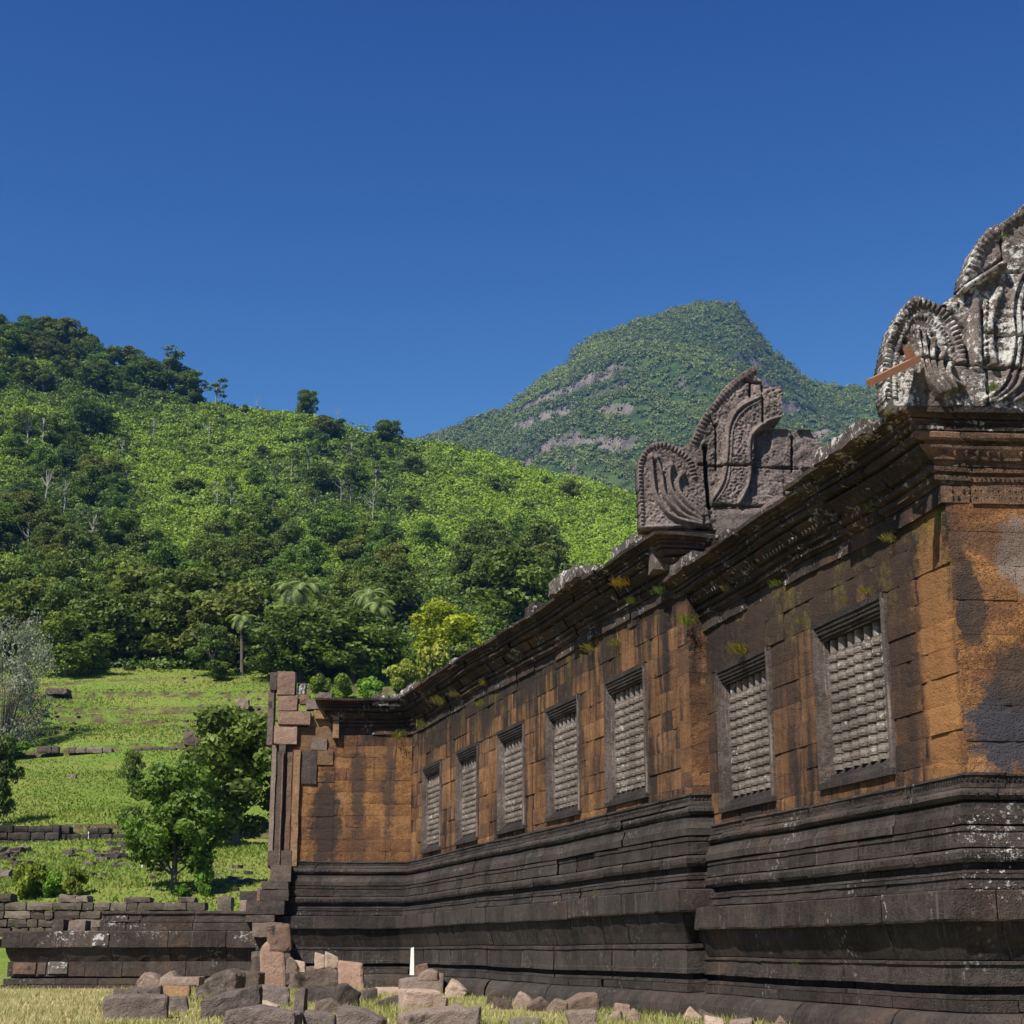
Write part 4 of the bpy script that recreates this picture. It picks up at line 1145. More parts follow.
def lobes_leaves(lobes, per, size, rg, up=0.35, inner=0.55, jitter=0.7):
    Cs, Ns, Ts = [], [], []
    for (c, rad) in lobes:
        c = np.array(c); rad = np.array(rad) * np.ones(3)
        k = max(6, int(per * float(np.mean(rad[:2])) ** 2))
        d = rg.normal(size=(k, 3)); d[:, 2] += up; d /= np.linalg.norm(d, axis=1, keepdims=True)
        rr = rg.uniform(inner, 1.0, k) ** 0.6
        rr *= 1 + 0.18 * np.sin(d[:, 0] * 7 + c[0] * 9) * np.sin(d[:, 1] * 6 + d[:, 2] * 5)
        Cs.append(c + d * rad * rr[:, None]); Ns.append(d + rg.normal(size=(k, 3)) * jitter)
        Ts.append(np.clip(rg.uniform(0.15, 0.85) + rg.normal(size=k) * 0.2, 0, 1))
    C = np.concatenate(Cs); N_ = np.concatenate(Ns); T = np.concatenate(Ts)
    V, Fq = leaf_quads(C, N_, size, rg)
    return V, Fq, np.repeat(T, 4)

def tube(mb, pts, rads, seg=6, tint=0.5):
    vs = []
    for i, p in enumerate(pts):
        d = (Vector(pts[min(i + 1, len(pts) - 1)]) - Vector(pts[max(i - 1, 0)])).normalized()
        a = d.cross(Vector((0.3, 0.9, 0.1))).normalized(); b = d.cross(a)
        for k in range(seg):
            t = 2 * math.pi * k / seg
            vs.append(Vector(p) + (a * math.cos(t) + b * math.sin(t)) * rads[i])
    fs = [(i * seg + k, i * seg + (k + 1) % seg, (i + 1) * seg + (k + 1) % seg, (i + 1) * seg + k) for i in range(len(pts) - 1) for k in range(seg)]
    mb.add(vs, fs, tint)

M['leaf'] = leaf_material('broad_leaves', (0.055, 0.082, 0.020), (0.165, 0.220, 0.048), 0.38)
M['leaf_ground'] = leaf_material('hillside_scrub_leaves', (0.040, 0.072, 0.014), (0.225, 0.330, 0.030), by_object=False)
M['leaf_far'] = leaf_material('mountain_forest_leaves', (0.058, 0.080, 0.024), (0.190, 0.235, 0.058), by_object=False)
M['palm_leaf'] = leaf_material('palm_fronds', (0.07, 0.115, 0.03), (0.25, 0.32, 0.11))
g = G('grey_bark'); M['bark'] = g.done(g.mix(g.noise(g.obj(), 9, 5, 0.7), (0.06, 0.05, 0.042), (0.15, 0.13, 0.11)), 0.9, g.bump(g.noise(g.map(g.obj(), (9, 9, 2)), 2, 5, 0.7), 0.6, 0.05))
g = G('pale_bark'); M['bark_pale'] = g.done(g.mix(g.noise(g.obj(), 9, 5, 0.7), (0.17, 0.155, 0.14), (0.32, 0.295, 0.27)), 0.85)

PROTO = {}
def proto(kind, seed):
    """crown and trunk meshes of a tree one unit tall"""
    rg = np.random.default_rng(seed); rr = random.Random(seed)
    lob = []; mbt = MB()
    if kind == 'broad':
        th = rr.uniform(0.16, 0.26); tips = []
        tube(mbt, [(0, 0, -0.05), (0.01, 0, th * 0.6), (0.02, 0.01, th), (0.0, 0.02, 0.6)], [0.030, 0.022, 0.018, 0.008])
        for i in range(15):
            a = rr.uniform(0, 6.28); e = rr.uniform(0.05, 1.0); R_ = 0.34 * math.sqrt(max(0.0, 1 - (e * 0.9) ** 2)) * rr.uniform(0.55, 1.1)
            z = 0.34 + 0.52 * e
            tip = (R_ * math.cos(a), R_ * math.sin(a), z)
            lob.append((tip, (rr.uniform(0.10, 0.17), rr.uniform(0.10, 0.17), rr.uniform(0.07, 0.12))))
            if i < 7: tube(mbt, [(0.02, 0.01, th), (tip[0] * 0.5, tip[1] * 0.5, (th + z) / 2), tip], [0.014, 0.009, 0.004], 5)
        for i in range(9):
            a = rr.uniform(0, 6.28); R_ = rr.uniform(0.1, 0.40)
            lob.append(((R_ * math.cos(a), R_ * math.sin(a), rr.uniform(0.18, 0.5)), (0.09, 0.09, 0.07)))
        per, size = 9000, 0.040
    elif kind == 'tall':
        tube(mbt, [(0, 0, -0.05), (0.01, 0, 0.3), (-0.01, 0.01, 0.6), (0, 0, 0.85)], [0.022, 0.017, 0.012, 0.005])
        for i in range(17):
            e = rr.random(); a = rr.uniform(0, 6.28); R_ = (0.22 - 0.12 * e) * rr.uniform(0.4, 1.1)
            tip = (R_ * math.cos(a), R_ * math.sin(a), 0.30 + 0.62 * e)
            lob.append((tip, (rr.uniform(0.08, 0.13), rr.uniform(0.08, 0.13), rr.uniform(0.06, 0.10))))
            if i < 7: tube(mbt, [(0, 0, tip[2] - 0.12), (tip[0] * .6, tip[1] * .6, tip[2] - 0.04), tip], [0.010, 0.007, 0.003], 5)
        per, size = 10000, 0.036
    elif kind == 'open':
        tube(mbt, [(0, 0, -0.05), (0.01, 0, 0.3), (0.03, 0.01, 0.55), (0.02, 0, 0.8)], [0.020, 0.016, 0.011, 0.005])
        for i in range(11):
            e = rr.random(); a = rr.uniform(0, 6.28); R_ = 0.26 * rr.uniform(0.3, 1.0)
            tip = (R_ * math.cos(a), R_ * math.sin(a), 0.45 + 0.5 * e)
            lob.append((tip, (rr.uniform(0.07, 0.12), rr.uniform(0.07, 0.12), rr.uniform(0.03, 0.06))))
            tube(mbt, [(0.02, 0, 0.38 + 0.1 * e), (tip[0] * .6, tip[1] * .6, tip[2] - 0.06), tip], [0.010, 0.007, 0.003], 5)
        per, size = 6500, 0.034
    elif kind == 'bush':
        tube(mbt, [(0, 0, -0.1), (0.02, 0, 0.3), (0.0, 0.03, 0.7)], [0.03, 0.02, 0.008])
        for i in range(16):
            a = rr.uniform(0, 6.28); R_ = rr.uniform(0.0, 0.5); z = rr.uniform(0.12, 0.85) * (1 - 0.5 * R_)
            lob.append(((R_ * math.cos(a), R_ * math.sin(a), z), (0.2, 0.2, 0.16)))
        per, size = 4200, 0.075
    elif kind == 'dense':
        tube(mbt, [(0, 0, -0.05), (0.01, 0, 0.2), (0.0, 0.02, 0.5), (0.01, 0, 0.8)], [0.026, 0.022, 0.014, 0.006])
        for i in range(34):
            e = rr.random(); a = rr.uniform(0, 6.28)
            R_ = 0.40 * math.sqrt(max(0, 1 - (1.9 * (e - 0.42)) ** 2 * 0.85)) * rr.uniform(0.45, 1.05)
            tip = (R_ * math.cos(a), R_ * math.sin(a), 0.10 + 0.80 * e)
            k_ = rr.uniform(0.08, 0.15)
            lob.append((tip, (k_ * rr.uniform(.9, 1.3), k_ * rr.uniform(.9, 1.3), k_ * 0.72)))
            if i < 6: tube(mbt, [(0.005, 0.005, max(0.1, tip[2] - 0.2)), (tip[0] * .55, tip[1] * .55, tip[2] - 0.06), tip], [0.012, 0.008, 0.003], 5)
        for i in range(9):
            lob.append(((rr.uniform(-.12, .12), rr.uniform(-.12, .12), 0.2 + 0.07 * i), (0.17, 0.17, 0.12)))
        per, size = 7500, 0.036
    elif kind == 'teak':
        tube(mbt, [(0, 0, -0.05), (0.01, 0, 0.2), (0.0, 0.02, 0.5), (0.01, 0, 0.9)], [0.026, 0.022, 0.014, 0.006])
        for i in range(46):
            e = rr.random() ** 0.85; a = rr.uniform(0, 6.28)
            R_ = 0.40 * math.sin(math.pi * (0.12 + 0.78 * e)) ** 0.7 * rr.uniform(0.35, 1.05)
            tip = (R_ * math.cos(a), R_ * math.sin(a), 0.14 + 0.80 * e)
            k_ = rr.uniform(0.075, 0.125)
            lob.append((tip, (k_, k_, k_ * 0.75)))
            if i < 12: tube(mbt, [(0.005, 0.005, max(0.1, tip[2] - 0.16)), (tip[0] * .55, tip[1] * .55, tip[2] - 0.06), tip], [0.012, 0.008, 0.003], 5)
        for i in range(7):
            lob.append(((rr.uniform(-.1, .1), rr.uniform(-.1, .1), 0.3 + 0.08 * i), (0.14, 0.14, 0.10)))
        per, size = 15000, 0.031
    elif kind == 'feather':
        for i in range(70):
            a = rr.uniform(0, 6.28); z = rr.uniform(0.05, 0.95); R_ = 0.42 * math.sqrt(max(0.05, 1 - (1.6 * (z - 0.42)) ** 2)) * rr.uniform(0.6, 1.0)
            tip = (R_ * math.cos(a), R_ * math.sin(a), z)
            m1 = (tip[0] * 0.5, tip[1] * 0.5, tip[2] * 0.6)
            tube(mbt, [(tip[0] * 0.1, tip[1] * 0.1, -0.03), m1, tip], [0.006, 0.004, 0.002], 4)
            for j in range(4):
                qv = (tip[0] + rr.uniform(-.08, .08), tip[1] + rr.uniform(-.08, .08), tip[2] + rr.uniform(-0.06, .08))
                tube(mbt, [m1, tip, qv], [0.003, 0.002, 0.001], 4)
                lob.append((qv, (0.075, 0.075, 0.06)))
        per, size = 6500, 0.017
    V, Fq, T = lobes_leaves(lob, per, size, rg)
    key = f'{kind}{seed}'
    cm = np_mesh(kind + '_crown', V, Fq, M['leaf'], T)
    tmo = mbt.build('trunk', M['bark_pale'] if kind in ('open',) else M['bark']); tm = tmo.data
    bpy.data.objects.remove(tmo)
    PROTO[key] = (cm, tm)
    return key
def palm_proto(seed):
    rr = random.Random(seed); rg = np.random.default_rng(seed)
    mbt = MB(); tube(mbt, [(0, 0, -0.05), (0.02, 0, 0.3), (0.03, 0.01, 0.55), (0.02, 0, 0.72)], [0.022, 0.017, 0.014, 0.013])
    Vs, Fs, Ts = [], [], []; nb = 0
    for i in range(15):
        a = i * 2.4 + rr.uniform(-.2, .2); e0 = rr.uniform(-0.1, 1.3); Ln = rr.uniform(0.17, 0.215)
        p = np.array([0.02, 0, 0.72]); el = e0; pts = [p]
        for k in range(9):
            el -= 0.21; p = p + np.array([math.cos(a) * math.cos(el), math.sin(a) * math.cos(el), math.sin(el)]) * Ln / 8; pts.append(p)
        side = np.array([-math.sin(a), math.cos(a), 0])
        for k in range(9):
            d = pts[k + 1] - pts[k]
            for h in range(3):
                q = pts[k] + d * h / 3
                w = 0.04 * math.sin(math.pi * (0.12 + 0.85 * (k + h / 3) / 9)) + 0.01
                for sg in (-1, 1):
                    tipp = q + side * sg * w + d * 0.8 + np.array([0, 0, -w * 0.45])
                    Vs += [q, q + d * 0.32, tipp, tipp - d * 0.12]; Fs.append([nb, nb + 1, nb + 2, nb + 3]); nb += 4
                    Ts += [rr.uniform(0.3, 1.0)] * 4
    cm = np_mesh('palm_fronds', np.array(Vs), np.array(Fs), M['palm_leaf'], np.array(Ts))
    tmo = mbt.build('trunk', M['bark']); tm = tmo.data; bpy.data.objects.remove(tmo)
    PROTO[f'palm{seed}'] = (cm, tm); return f'palm{seed}'

KEYS = {k: [proto(k, s) for s in ss] for k, ss in dict(broad=(1, 2, 3, 4, 5), tall=(6, 7, 8), open=(9, 10), dense=(17, 18, 19, 22), bush=(11, 12, 13), teak=(14, 15), feather=(16,)).items()}
KEYS['palm'] = [palm_proto(s) for s in (20, 21)]

def tree(name, kind, loc, h, color, label, cat, group=None, wide=1.0, rr=None, key=None):
    rr = rr or rng
    cm, tm = PROTO[key or rr.choice(KEYS[kind])]
    root = empty(name, loc, label, cat, group)
    root.scale = (h * wide, h * wide, h); root.rotation_euler = (0, 0, rr.uniform(0, 6.28))
    c = link('fronds' if kind == 'palm' else 'crown', cm, root); c.color = (*color, 1)
    link('trunk', tm, root)
    return root

# ------------------------------------------------------------------ forest on the hill
def tree_px(name, kind, x, yb, hpx, color, label, cat, group=None, wide=1.0, near=12.0, key=None):
    p = hit_land(x, yb, near)
    h = hpx / F_PX * (p.y * CP + p.z * SP) * 1.05
    return tree(name, kind, p, h, color, label, cat, group, wide, key=key)

DK = (0.88, 0.96, 0.74); MD = (1.1, 1.15, 0.85); OL = (1.25, 1.15, 0.75); BR = (1.2, 1.45, 0.75); BL = (0.62, 0.74, 0.78)
rf = random.Random(21)
gF = 'dark trees massed at the foot of the hill'
# back to front so that the mass steps down towards the meadow
FOREST = []
def band(n, x0, x1, y0, y1, h0, h1, kinds, cols, lab, grp, cat='tree', fn=None, mind=9):
    tries = 0; got = 0; pts = []
    while got < n and tries < n * 40:
        tries += 1
        x = rf.uniform(x0, x1); y = rf.uniform(y0, y1)
        if fn and not fn(x, y): continue
        if any(math.hypot(x - a, (y - b) * 1.6) < mind for a, b in pts): continue
        pts.append((x, y)); got += 1
        tree_px('tree', rf.choice(kinds), x, y, rf.uniform(h0, h1), tuple(c * rf.uniform(0.85, 1.15) for c in rf.choice(cols)), lab, cat, grp, rf.uniform(0.9, 1.35))
band(50, -40, 400, 598, 684, 38, 70, ['dense', 'dense', 'dense', 'broad'], [DK, DK, MD, DK, OL], 'dark leafy tree in the forest edge along the top of the meadow', gF, mind=17)
band(16, -20, 265, 652, 668, 54, 96, ['dense'], [DK, DK, MD], 'tall dark tree at the shaded forest front above the grass', 'front row of the forest above the meadow', mind=14)
band(58, -40, 460, 535, 620, 26, 48, ['dense', 'broad', 'dense'], [DK, MD, OL, MD], 'mid green tree in the lower forest of the hill', 'trees in the lower forest', mind=13)
band(26, 230, 430, 430, 540, 16, 34, ['dense', 'tall', 'dense', 'open'], [DK, DK, MD, BL], 'dark tree in the wooded gully below the ridge', 'trees in the wooded gully', mind=13,
     fn=lambda x, y: y > 436 + abs(x - 330) * 0.25)
band(36, -30, 130, 430, 560, 22, 42, ['dense', 'dense', 'open'], [DK, DK, BL, MD], 'dark tall tree on the left flank of the hill', 'trees on the left flank', mind=14)
band(52, -30, 205, 338, 394, 18, 34, ['dense', 'broad', 'dense'], [BL, DK, DK], 'bluish dark tree on the wooded upper ridge at left', 'trees on the upper left ridge', mind=7,
     fn=lambda x, y: y > 338 + max(0, x - 30) * 0.30 and y < 396)
band(26, 130, 640, 440, 560, 10, 22, ['dense', 'bush'], [DK, MD, DK], 'small dark tree standing in the bright scrub slope', 'scattered trees in the scrub', mind=22,
     fn=lambda x, y: y > 430 + max(0, x - 400) * 0.28)
band(10, 470, 560, 560, 615, 40, 64, ['dense', 'dense'], [DK, DK, MD], 'dark dense tree behind the yellow crowned tree', 'dark trees behind the gallery', mind=14)
# named ones
tree_px('round_tree', 'dense', 306, 416, 27, DK, 'lone round topped tree standing on the skyline of the near hill', 'tree', wide=1.1)
tree_px('ridge_tree', 'dense', 387, 446, 26, DK, 'dark tree on the ridge just below the saddle with the mountain', 'tree', wide=1.5)
tree_px('ridge_tree', 'open', 168, 390, 40, (0.8, 0.85, 0.8), 'tall pale trunked tree rising above the left ridge', 'tree', wide=1.5)
tree_px('ridge_tree', 'dense', 190, 402, 32, DK, 'dark leaning tree right of the pale trunked ridge tree', 'tree', wide=1.3)
tree_px('ridge_tree', 'open', 215, 410, 32, DK, 'small flat topped tree at the right end of the wooded ridge', 'tree', wide=1.3)
tree_px('ridge_tree', 'dense', 150, 390, 32, DK, 'dark broad tree left of the pale trunked ridge tree', 'tree', wide=1.5)
tree_px('ridge_tree', 'bush', 246, 416, 12, MD, 'small shrub on the skyline left of the lone round tree', 'tree')
tree_px('yellow_tree', 'dense', 446, 664, 66, (2.3, 1.95, 0.5), 'yellow green domed tree behind the roofless gallery', 'tree', wide=1.35, near=150)
tree_px('yellow_tree', 'dense', 296, 622, 36, (2.5, 2.0, 0.6), 'small yellow green tree among the palms', 'tree', wide=1.4, near=150)
tree_px('yellow_tree', 'dense', 270, 620, 26, (2.0, 1.8, 0.6), 'yellowish bushy crown just left of the palms above the porch', 'tree', wide=1.4, near=150)
tree_px('dark_tree', 'dense', 515, 640, 92, DK, 'large dark tree right of the yellow green tree', 'tree', wide=1.25, near=150)
tree_px('dark_tree', 'dense', 352, 684, 74, DK, 'wide dark tree directly above the broken porch', 'tree', wide=1.6, near=150)
tree_px('dark_tree', 'dense', 300, 682, 76, (0.7, 0.78, 0.66), 'grey green spreading tree above the porch pillar', 'tree', wide=1.5, near=150)
for (x, yc, yb, lab) in ((203, 600, 664, 'coconut palm leftmost of the tall palms in the forest edge'), (242, 622, 676, 'coconut palm standing lowest of the palms, left of the porch'),
                         (291, 594, 668, 'coconut palm above the small yellow green tree'), (307, 592, 666, 'coconut palm half hidden right of the palm above the yellow tree'),
                         (367, 598, 672, 'tall coconut palm left of the yellow domed tree'), (380, 610, 676, 'shorter palm leaning right beside the tall coconut palm'), (188, 604, 662, 'palm with pale fronds left of the leftmost tall palm'), (266, 606, 664, 'dull palm between the low palm and the yellow trees')):
    tree_px('palm_tree', 'palm', x, yb, (yb - yc) / 0.69, (1, 1, 1), lab, 'palm tree', 'palms in the forest edge', 1.0, near=140)
def bare(x, yb, hpx, lab, seed):
    p = hit_land(x, yb); h = hpx / F_PX * (p.y * CP + p.z * SP)
    rr = random.Random(seed); mb = MB()
    tube(mb, [(0, 0, -0.5), (0.03 * h, 0, 0.45 * h), (0.0, 0, h)], [0.022 * h, 0.014 * h, 0.005 * h], 6)
    for i in range(7):
        a = rr.uniform(0, 6.28); z = rr.uniform(0.4, 0.85) * h; L = rr.uniform(0.15, 0.32) * h
        m = (math.cos(a) * L * .6, math.sin(a) * L * .6, z + L * .5); t = (math.cos(a) * L, math.sin(a) * L, z + L * 1.1)
        tube(mb, [(0.02 * h, 0, z), m, t], [0.009 * h, 0.006 * h, 0.003 * h], 5)
    o = mb.build('bare_tree', M['bark_pale']); o.location = p
    tag(o, lab, 'bare tree')
for i, (x, yb, hp, lab) in enumerate(((62, 524, 46, 'pale bare tree on the left flank above the dark forest'), (208, 446, 28, 'pale bare trunk in the bright scrub below the left ridge'), (152, 442, 26, 'grey bare tree left of the pale trunk in the scrub'),
                                      (372, 522, 34, 'pale bare trunk in the gully between dark trees'), (340, 508, 30, 'grey bare trunk left of the gully trunk'), (438, 448, 22, 'thin bare pole of a tree on the saddle skyline'),
                                      (338, 424, 18, 'twiggy bare tree on the skyline right of the lone round tree'), (256, 412, 16, 'thin bare trunk on the skyline left of the round tree'), (216, 510, 30, 'bare grey tree above the dark forest'), (26, 556, 34, 'pale trunk at the far left of the hill'))):
    bare(x, yb, hp, lab, 60 + i)

# scrub over the whole hill: nobody could count it
def scatter_hill(n, size_k, leaves, rg, ymin=None, x0=-160, x1=760):
    x = rg.uniform(x0, x1, n); a_ = (x - 512) / 1640.0
    ts = np.interp(a_, _sa, _st)
    q = rg.random(n) ** 0.85
    T = 0.170 + (ts - 0.170) * q
    lo, hi = np.full(n, 150.0), np.full(n, 525.0)
    for _ in range(22):
        m = (lo + hi) / 2; up = land(a_ * m, m) < T * m
        lo = np.where(up, m, lo); hi = np.where(up, hi, m)
    Y = (lo + hi) / 2; X = a_ * Y
    keep = Y > 166
    return X[keep], Y[keep], land(X[keep], Y[keep])
def clumps(X, Y, Z, rad, leaves, size, tone, rg, flat=0.75, jit=0.65):
    n = len(X)
    d = rg.normal(size=(n, leaves, 3)); d[:, :, 2] = np.abs(d[:, :, 2]) * 1.1; d /= np.linalg.norm(d, axis=2, keepdims=True)
    rr = rg.uniform(0.5, 1.0, (n, leaves, 1))
    sc = np.stack([rad, rad, rad * flat], 1)[:, None, :]
    C = np.stack([X, Y, Z], 1)[:, None, :] + d * rr * sc
    N_ = d + rg.normal(size=d.shape) * jit
    sz = np.repeat(size, leaves)
    V, Fq = leaf_quads(C.reshape(-1, 3), N_.reshape(-1, 3), sz, rg, 1.35)
    T = np.clip(np.repeat(tone, leaves) + rg.normal(size=n * leaves) * 0.13, 0, 1)
    return V, Fq, np.repeat(T, 4)
rg = np.random.default_rng(5)
X, Y, Z = scatter_hill(17500, 1, 1, rg, x0=-430)
px = 512 + 1640 * X / Y; py_ = 950 - 1640 * Z / Y
tone = 0.62 + 0.26 * lump(X * 1.7, Y * 1.7) + 0.12 * lump(X * 5, Y * 5) + rg.normal(size=len(X)) * 0.24
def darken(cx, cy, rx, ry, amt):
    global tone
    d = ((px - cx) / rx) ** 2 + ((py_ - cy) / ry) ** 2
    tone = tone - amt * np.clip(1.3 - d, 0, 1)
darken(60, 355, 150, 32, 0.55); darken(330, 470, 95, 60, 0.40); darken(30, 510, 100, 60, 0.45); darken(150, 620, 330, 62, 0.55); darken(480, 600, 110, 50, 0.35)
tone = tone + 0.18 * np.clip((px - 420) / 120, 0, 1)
rad = (0.8 + 0.0040 * Y) * rg.uniform(0.45, 1.45, len(X))
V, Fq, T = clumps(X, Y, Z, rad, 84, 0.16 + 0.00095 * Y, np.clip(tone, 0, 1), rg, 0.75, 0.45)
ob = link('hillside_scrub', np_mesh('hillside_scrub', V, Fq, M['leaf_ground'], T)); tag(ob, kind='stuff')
# mountain forest
n = 20000
a_ = rg.uniform(-0.08, 0.27, n); Y = 1150 + (YM - 1150) * rg.random(n) ** 0.7; Z = mount(a_, Y)
dz = (mount(a_, Y + 6) - Z) / 6; X = a_ * Y
keep = (dz < 1.40 + rg.normal(size=n) * 0.9) & (Z / Y > 0.235)
X, Y, Z = X[keep], Y[keep], Z[keep]
tone = 0.5 + 0.30 * lump(X / 3.0, Y / 3.0) + 0.2 * lump(X / 9.0, Y / 9.0) + rg.normal(size=len(X)) * 0.2
V, Fq, T = clumps(X, Y, Z, rg.uniform(2.5, 8.0, len(X)), 34, np.full(len(X), 1.9), np.clip(tone, 0, 1), rg, 1.0, 0.45)
ob = link('mountain_forest', np_mesh('mountain_forest', V, Fq, M['leaf_far'], T)); tag(ob, kind='stuff')

# the air itself: one closed box of thin even haze round everything
mb = MB(); x0, x1, y0, y1, z0, z1 = -2750.0, 2750.0, -120.0, 2680.0, -650.0, 800.0
mb.add([(x0, y0, z0), (x1, y0, z0), (x1, y1, z0), (x0, y1, z0), (x0, y0, z1), (x1, y0, z1), (x1, y1, z1), (x0, y1, z1)],
       [(0, 3, 2, 1), (4, 5, 6, 7), (0, 1, 5, 4), (1, 2, 6, 5), (2, 3, 7, 6), (3, 0, 4, 7)])
g = G('thin_blue_haze'); vp = g.n('ShaderNodeVolumePrincipled')
vp.inputs['Color'].default_value = (0.16, 0.44, 1.0, 1); vp.inputs['Density'].default_value = 0.00007; vp.inputs['Anisotropy'].default_value = 0.1
g.nt.links.new(vp.outputs[0], g.out.inputs['Volume'])
ob = mb.build('haze', g.m); tag(ob, kind='stuff')

# ------------------------------------------------------------------ meadow trees, shrubs, walls
tree_px('teak_tree', 'teak', 173, 890, 118, (0.92, 1.14, 0.78), 'leafy young tree on the meadow left of the porch, light trunk at its foot', 'tree', wide=1.0, near=50, key=KEYS['teak'][0])
tree_px('teak_tree', 'teak', 236, 846, 132, (0.98, 1.0, 0.85), 'large broad tree just left of the porch pillar', 'tree', wide=1.25, near=60, key=KEYS['teak'][1])
tree_px('teak_tree', 'teak', 212, 838, 76, (0.95, 1.0, 0.8), 'rounded tree between the young tree and the large tree', 'tree', wide=1.3, near=60)
tree_px('sapling', 'teak', 132, 793, 40, (0.95, 1.05, 0.9), 'small round sapling alone in the open meadow', 'sapling', wide=0.8, near=60)
tree_px('grey_bush', 'feather', 2, 748, 128, (2.1, 1.65, 5.5), 'grey feathery bush at the left edge of the meadow', 'bush', wide=0.75, near=60)
tree_px('edge_tree', 'teak', -4, 826, 86, (0.7, 0.75, 0.75), 'dark tree cut by the left edge of the photo below the grey bush', 'tree', wide=0.55, near=60)
for (x, yb, hp, c, lab, w) in ((205, 896, 34, (1.1, 1.5, 0.9), 'bright leafy shrub right of the young tree by the low wall', 0.55), (25, 900, 42, (1.5, 1.4, 0.7), 'straggly yellow green shrub behind the left end of the low wall', 0.8),
                               (75, 898, 34, (1.5, 1.3, 0.7), 'brownish shrub behind the middle of the low wall', 0.7), (50, 899, 30, (1.3, 1.7, 0.8), 'green weed clump between the two shrubs behind the low wall', 0.8), (182, 897, 14, (1.1, 1.6, 0.8), 'low green weeds at the foot of the young tree', 1.2),
                               (8, 760, 22, (1.0, 1.3, 0.8), 'low green shrub under the grey feathery bush', 1.6), (340, 700, 30, (1.6, 1.7, 0.9), 'pale green shrub behind the broken porch top', 0.9), (372, 700, 26, (1.4, 1.8, 0.8), 'bright shrub right of the pale one behind the porch', 1.0),
                               (436, 688, 50, (2.2, 1.7, 1.2), 'tan feathery shrub behind the far end of the gallery', 0.9), (405, 694, 34, (2.0, 1.7, 1.1), 'smaller tan shrub left of the large tan shrub', 1.0), (462, 668, 30, (1.5, 1.4, 1.1), 'greyish shrub right of the yellow domed tree', 1.0),
                               (318, 694, 22, (1.5, 1.5, 0.8), 'dry looking shrub just above the porch rubble', 1.1)):
    tree_px('shrub', 'bush', x, yb, hp, c, lab, 'shrub', None, w * 0.9, near=52)

def block_wall(name, p0, p1, z0, z1, thick, rr, m, label, cat, ch=0.3, bw=(0.3, 0.7), rag=0.5, group=None):
    """a rough dry-laid wall with a ragged top, one thing"""
    d = Vector((p1.x - p0.x, p1.y - p0.y, 0)); L = d.length; d.normalize(); n = left(-d) if left(-d).y < 0 else left(d)
    root_loc = Vector((p0.x, p0.y, z0)); mb = MB()
    k = max(1, round((z1 - z0) / ch)); hh = (z1 - z0) / k
    for i in range(k):
        s = 0.0
        while s < L - 0.1:
            w = min(rr.uniform(*bw), L - s)
            if not (i >= k - 1 and rr.random() < rag):
                slab(mb, Vector((p0.x, p0.y, 0)), d, n, s + 0.008, s + w - 0.008, -thick + rr.uniform(0, .05), rr.uniform(-0.04, 0.04), z0 + i * hh + 0.004, z0 + (i + 1) * hh - 0.002 + (rr.uniform(-.10, .05) if i == k - 1 else 0), rr, 0.04, 0.12, None, 0.32)
            s += w
    o = mb.build(name, M[m], None, origin=root_loc); o.location = root_loc
    return tag(o, label, cat, group)
rw = random.Random(31)
def wall_px(name, x0, x1, ytop, ybot, Yd, thick, m, label, cat, **kw):
    a = ray(x0, ybot); b = ray(x1, ybot); t = ray(x0, ytop)
    p0 = a * (Yd / a.y); p1 = b * (Yd / b.y); zt = t.z / t.y * Yd
    return block_wall(name, p0, p1, p0.z, zt, thick, rw, m, label, cat, **kw)
wall_px('laterite_wall', -25, 204, 894, 936, 50.5, 0.7, 'laterite', 'low ragged wall of grey brown laterite blocks behind the terrace', 'stone wall', ch=0.26, bw=(0.28, 0.95), rag=0.42)
wall_px('laterite_pier', 215, 230.5, 895.5, 930, 50.4, 0.6, 'laterite', 'short stub of blocks standing apart at the right of the low laterite wall', 'stone pier', ch=0.5, bw=(0.6, 0.7), rag=0)
wall_px('retaining_wall', -30, 58, 824, 848, 78.4, 0.8, 'base_far', 'dark straight retaining wall at the left of the meadow', 'stone wall', ch=0.4, bw=(0.6, 1.4), rag=0.2)
wall_px('retaining_wall', 58, 126, 826, 849, 78.6, 0.8, 'base_far', 'collapsing dark retaining wall with rubble, right of the straight one', 'stone wall', ch=0.32, bw=(0.3, 0.8), rag=0.6)
wall_px('stone_kerb', 36, 176, 746.5, 753, 119.5, 0.6, 'laterite', 'long low line of stones across the middle of the meadow', 'stone kerb', ch=0.45, bw=(0.5, 1.3), rag=0.15)
wall_px('stone_kerb', 188, 202, 749, 754, 119, 0.6, 'laterite', 'short line of stones at the right of the meadow kerb', 'stone kerb', ch=0.4, bw=(0.5, 1.0), rag=0.2)

# rubble nobody would count
def rubble(regions, name, m, rr):
    mb = MB()
    for (x0, x1, y0, y1, n, s0, s1) in regions:
        for _ in range(n):
            p = hit_land(rr.uniform(x0, x1), rr.uniform(y0, y1), 52); s = rr.uniform(s0, s1)
            ang = rr.uniform(0, 180)
            slab(mb, p, dirv(ang), left(dirv(ang)), -s, s * rr.uniform(.6, 1), -s * .7, s * .7, -s * .3, s * rr.uniform(.4, .9), rr, s * 0.25, s * 0.5)
    o = mb.build(name, M[m]); tag(o, kind='stuff')
rubble([(0, 40, 850, 880, 26, 0.12, 0.42), (55, 130, 845, 866, 30, 0.10, 0.32), (90, 170, 862, 880, 18, 0.07, 0.2), (195, 262, 868, 892, 36, 0.06, 0.2), (40, 80, 700, 735, 18, 0.12, 0.3),
        (180, 262, 722, 750, 40, 0.08, 0.26), (60, 260, 672, 700, 20, 0.08, 0.2), (200, 262, 700, 722, 24, 0.1, 0.3)], 'rubble', 'rock_dark', random.Random(33))
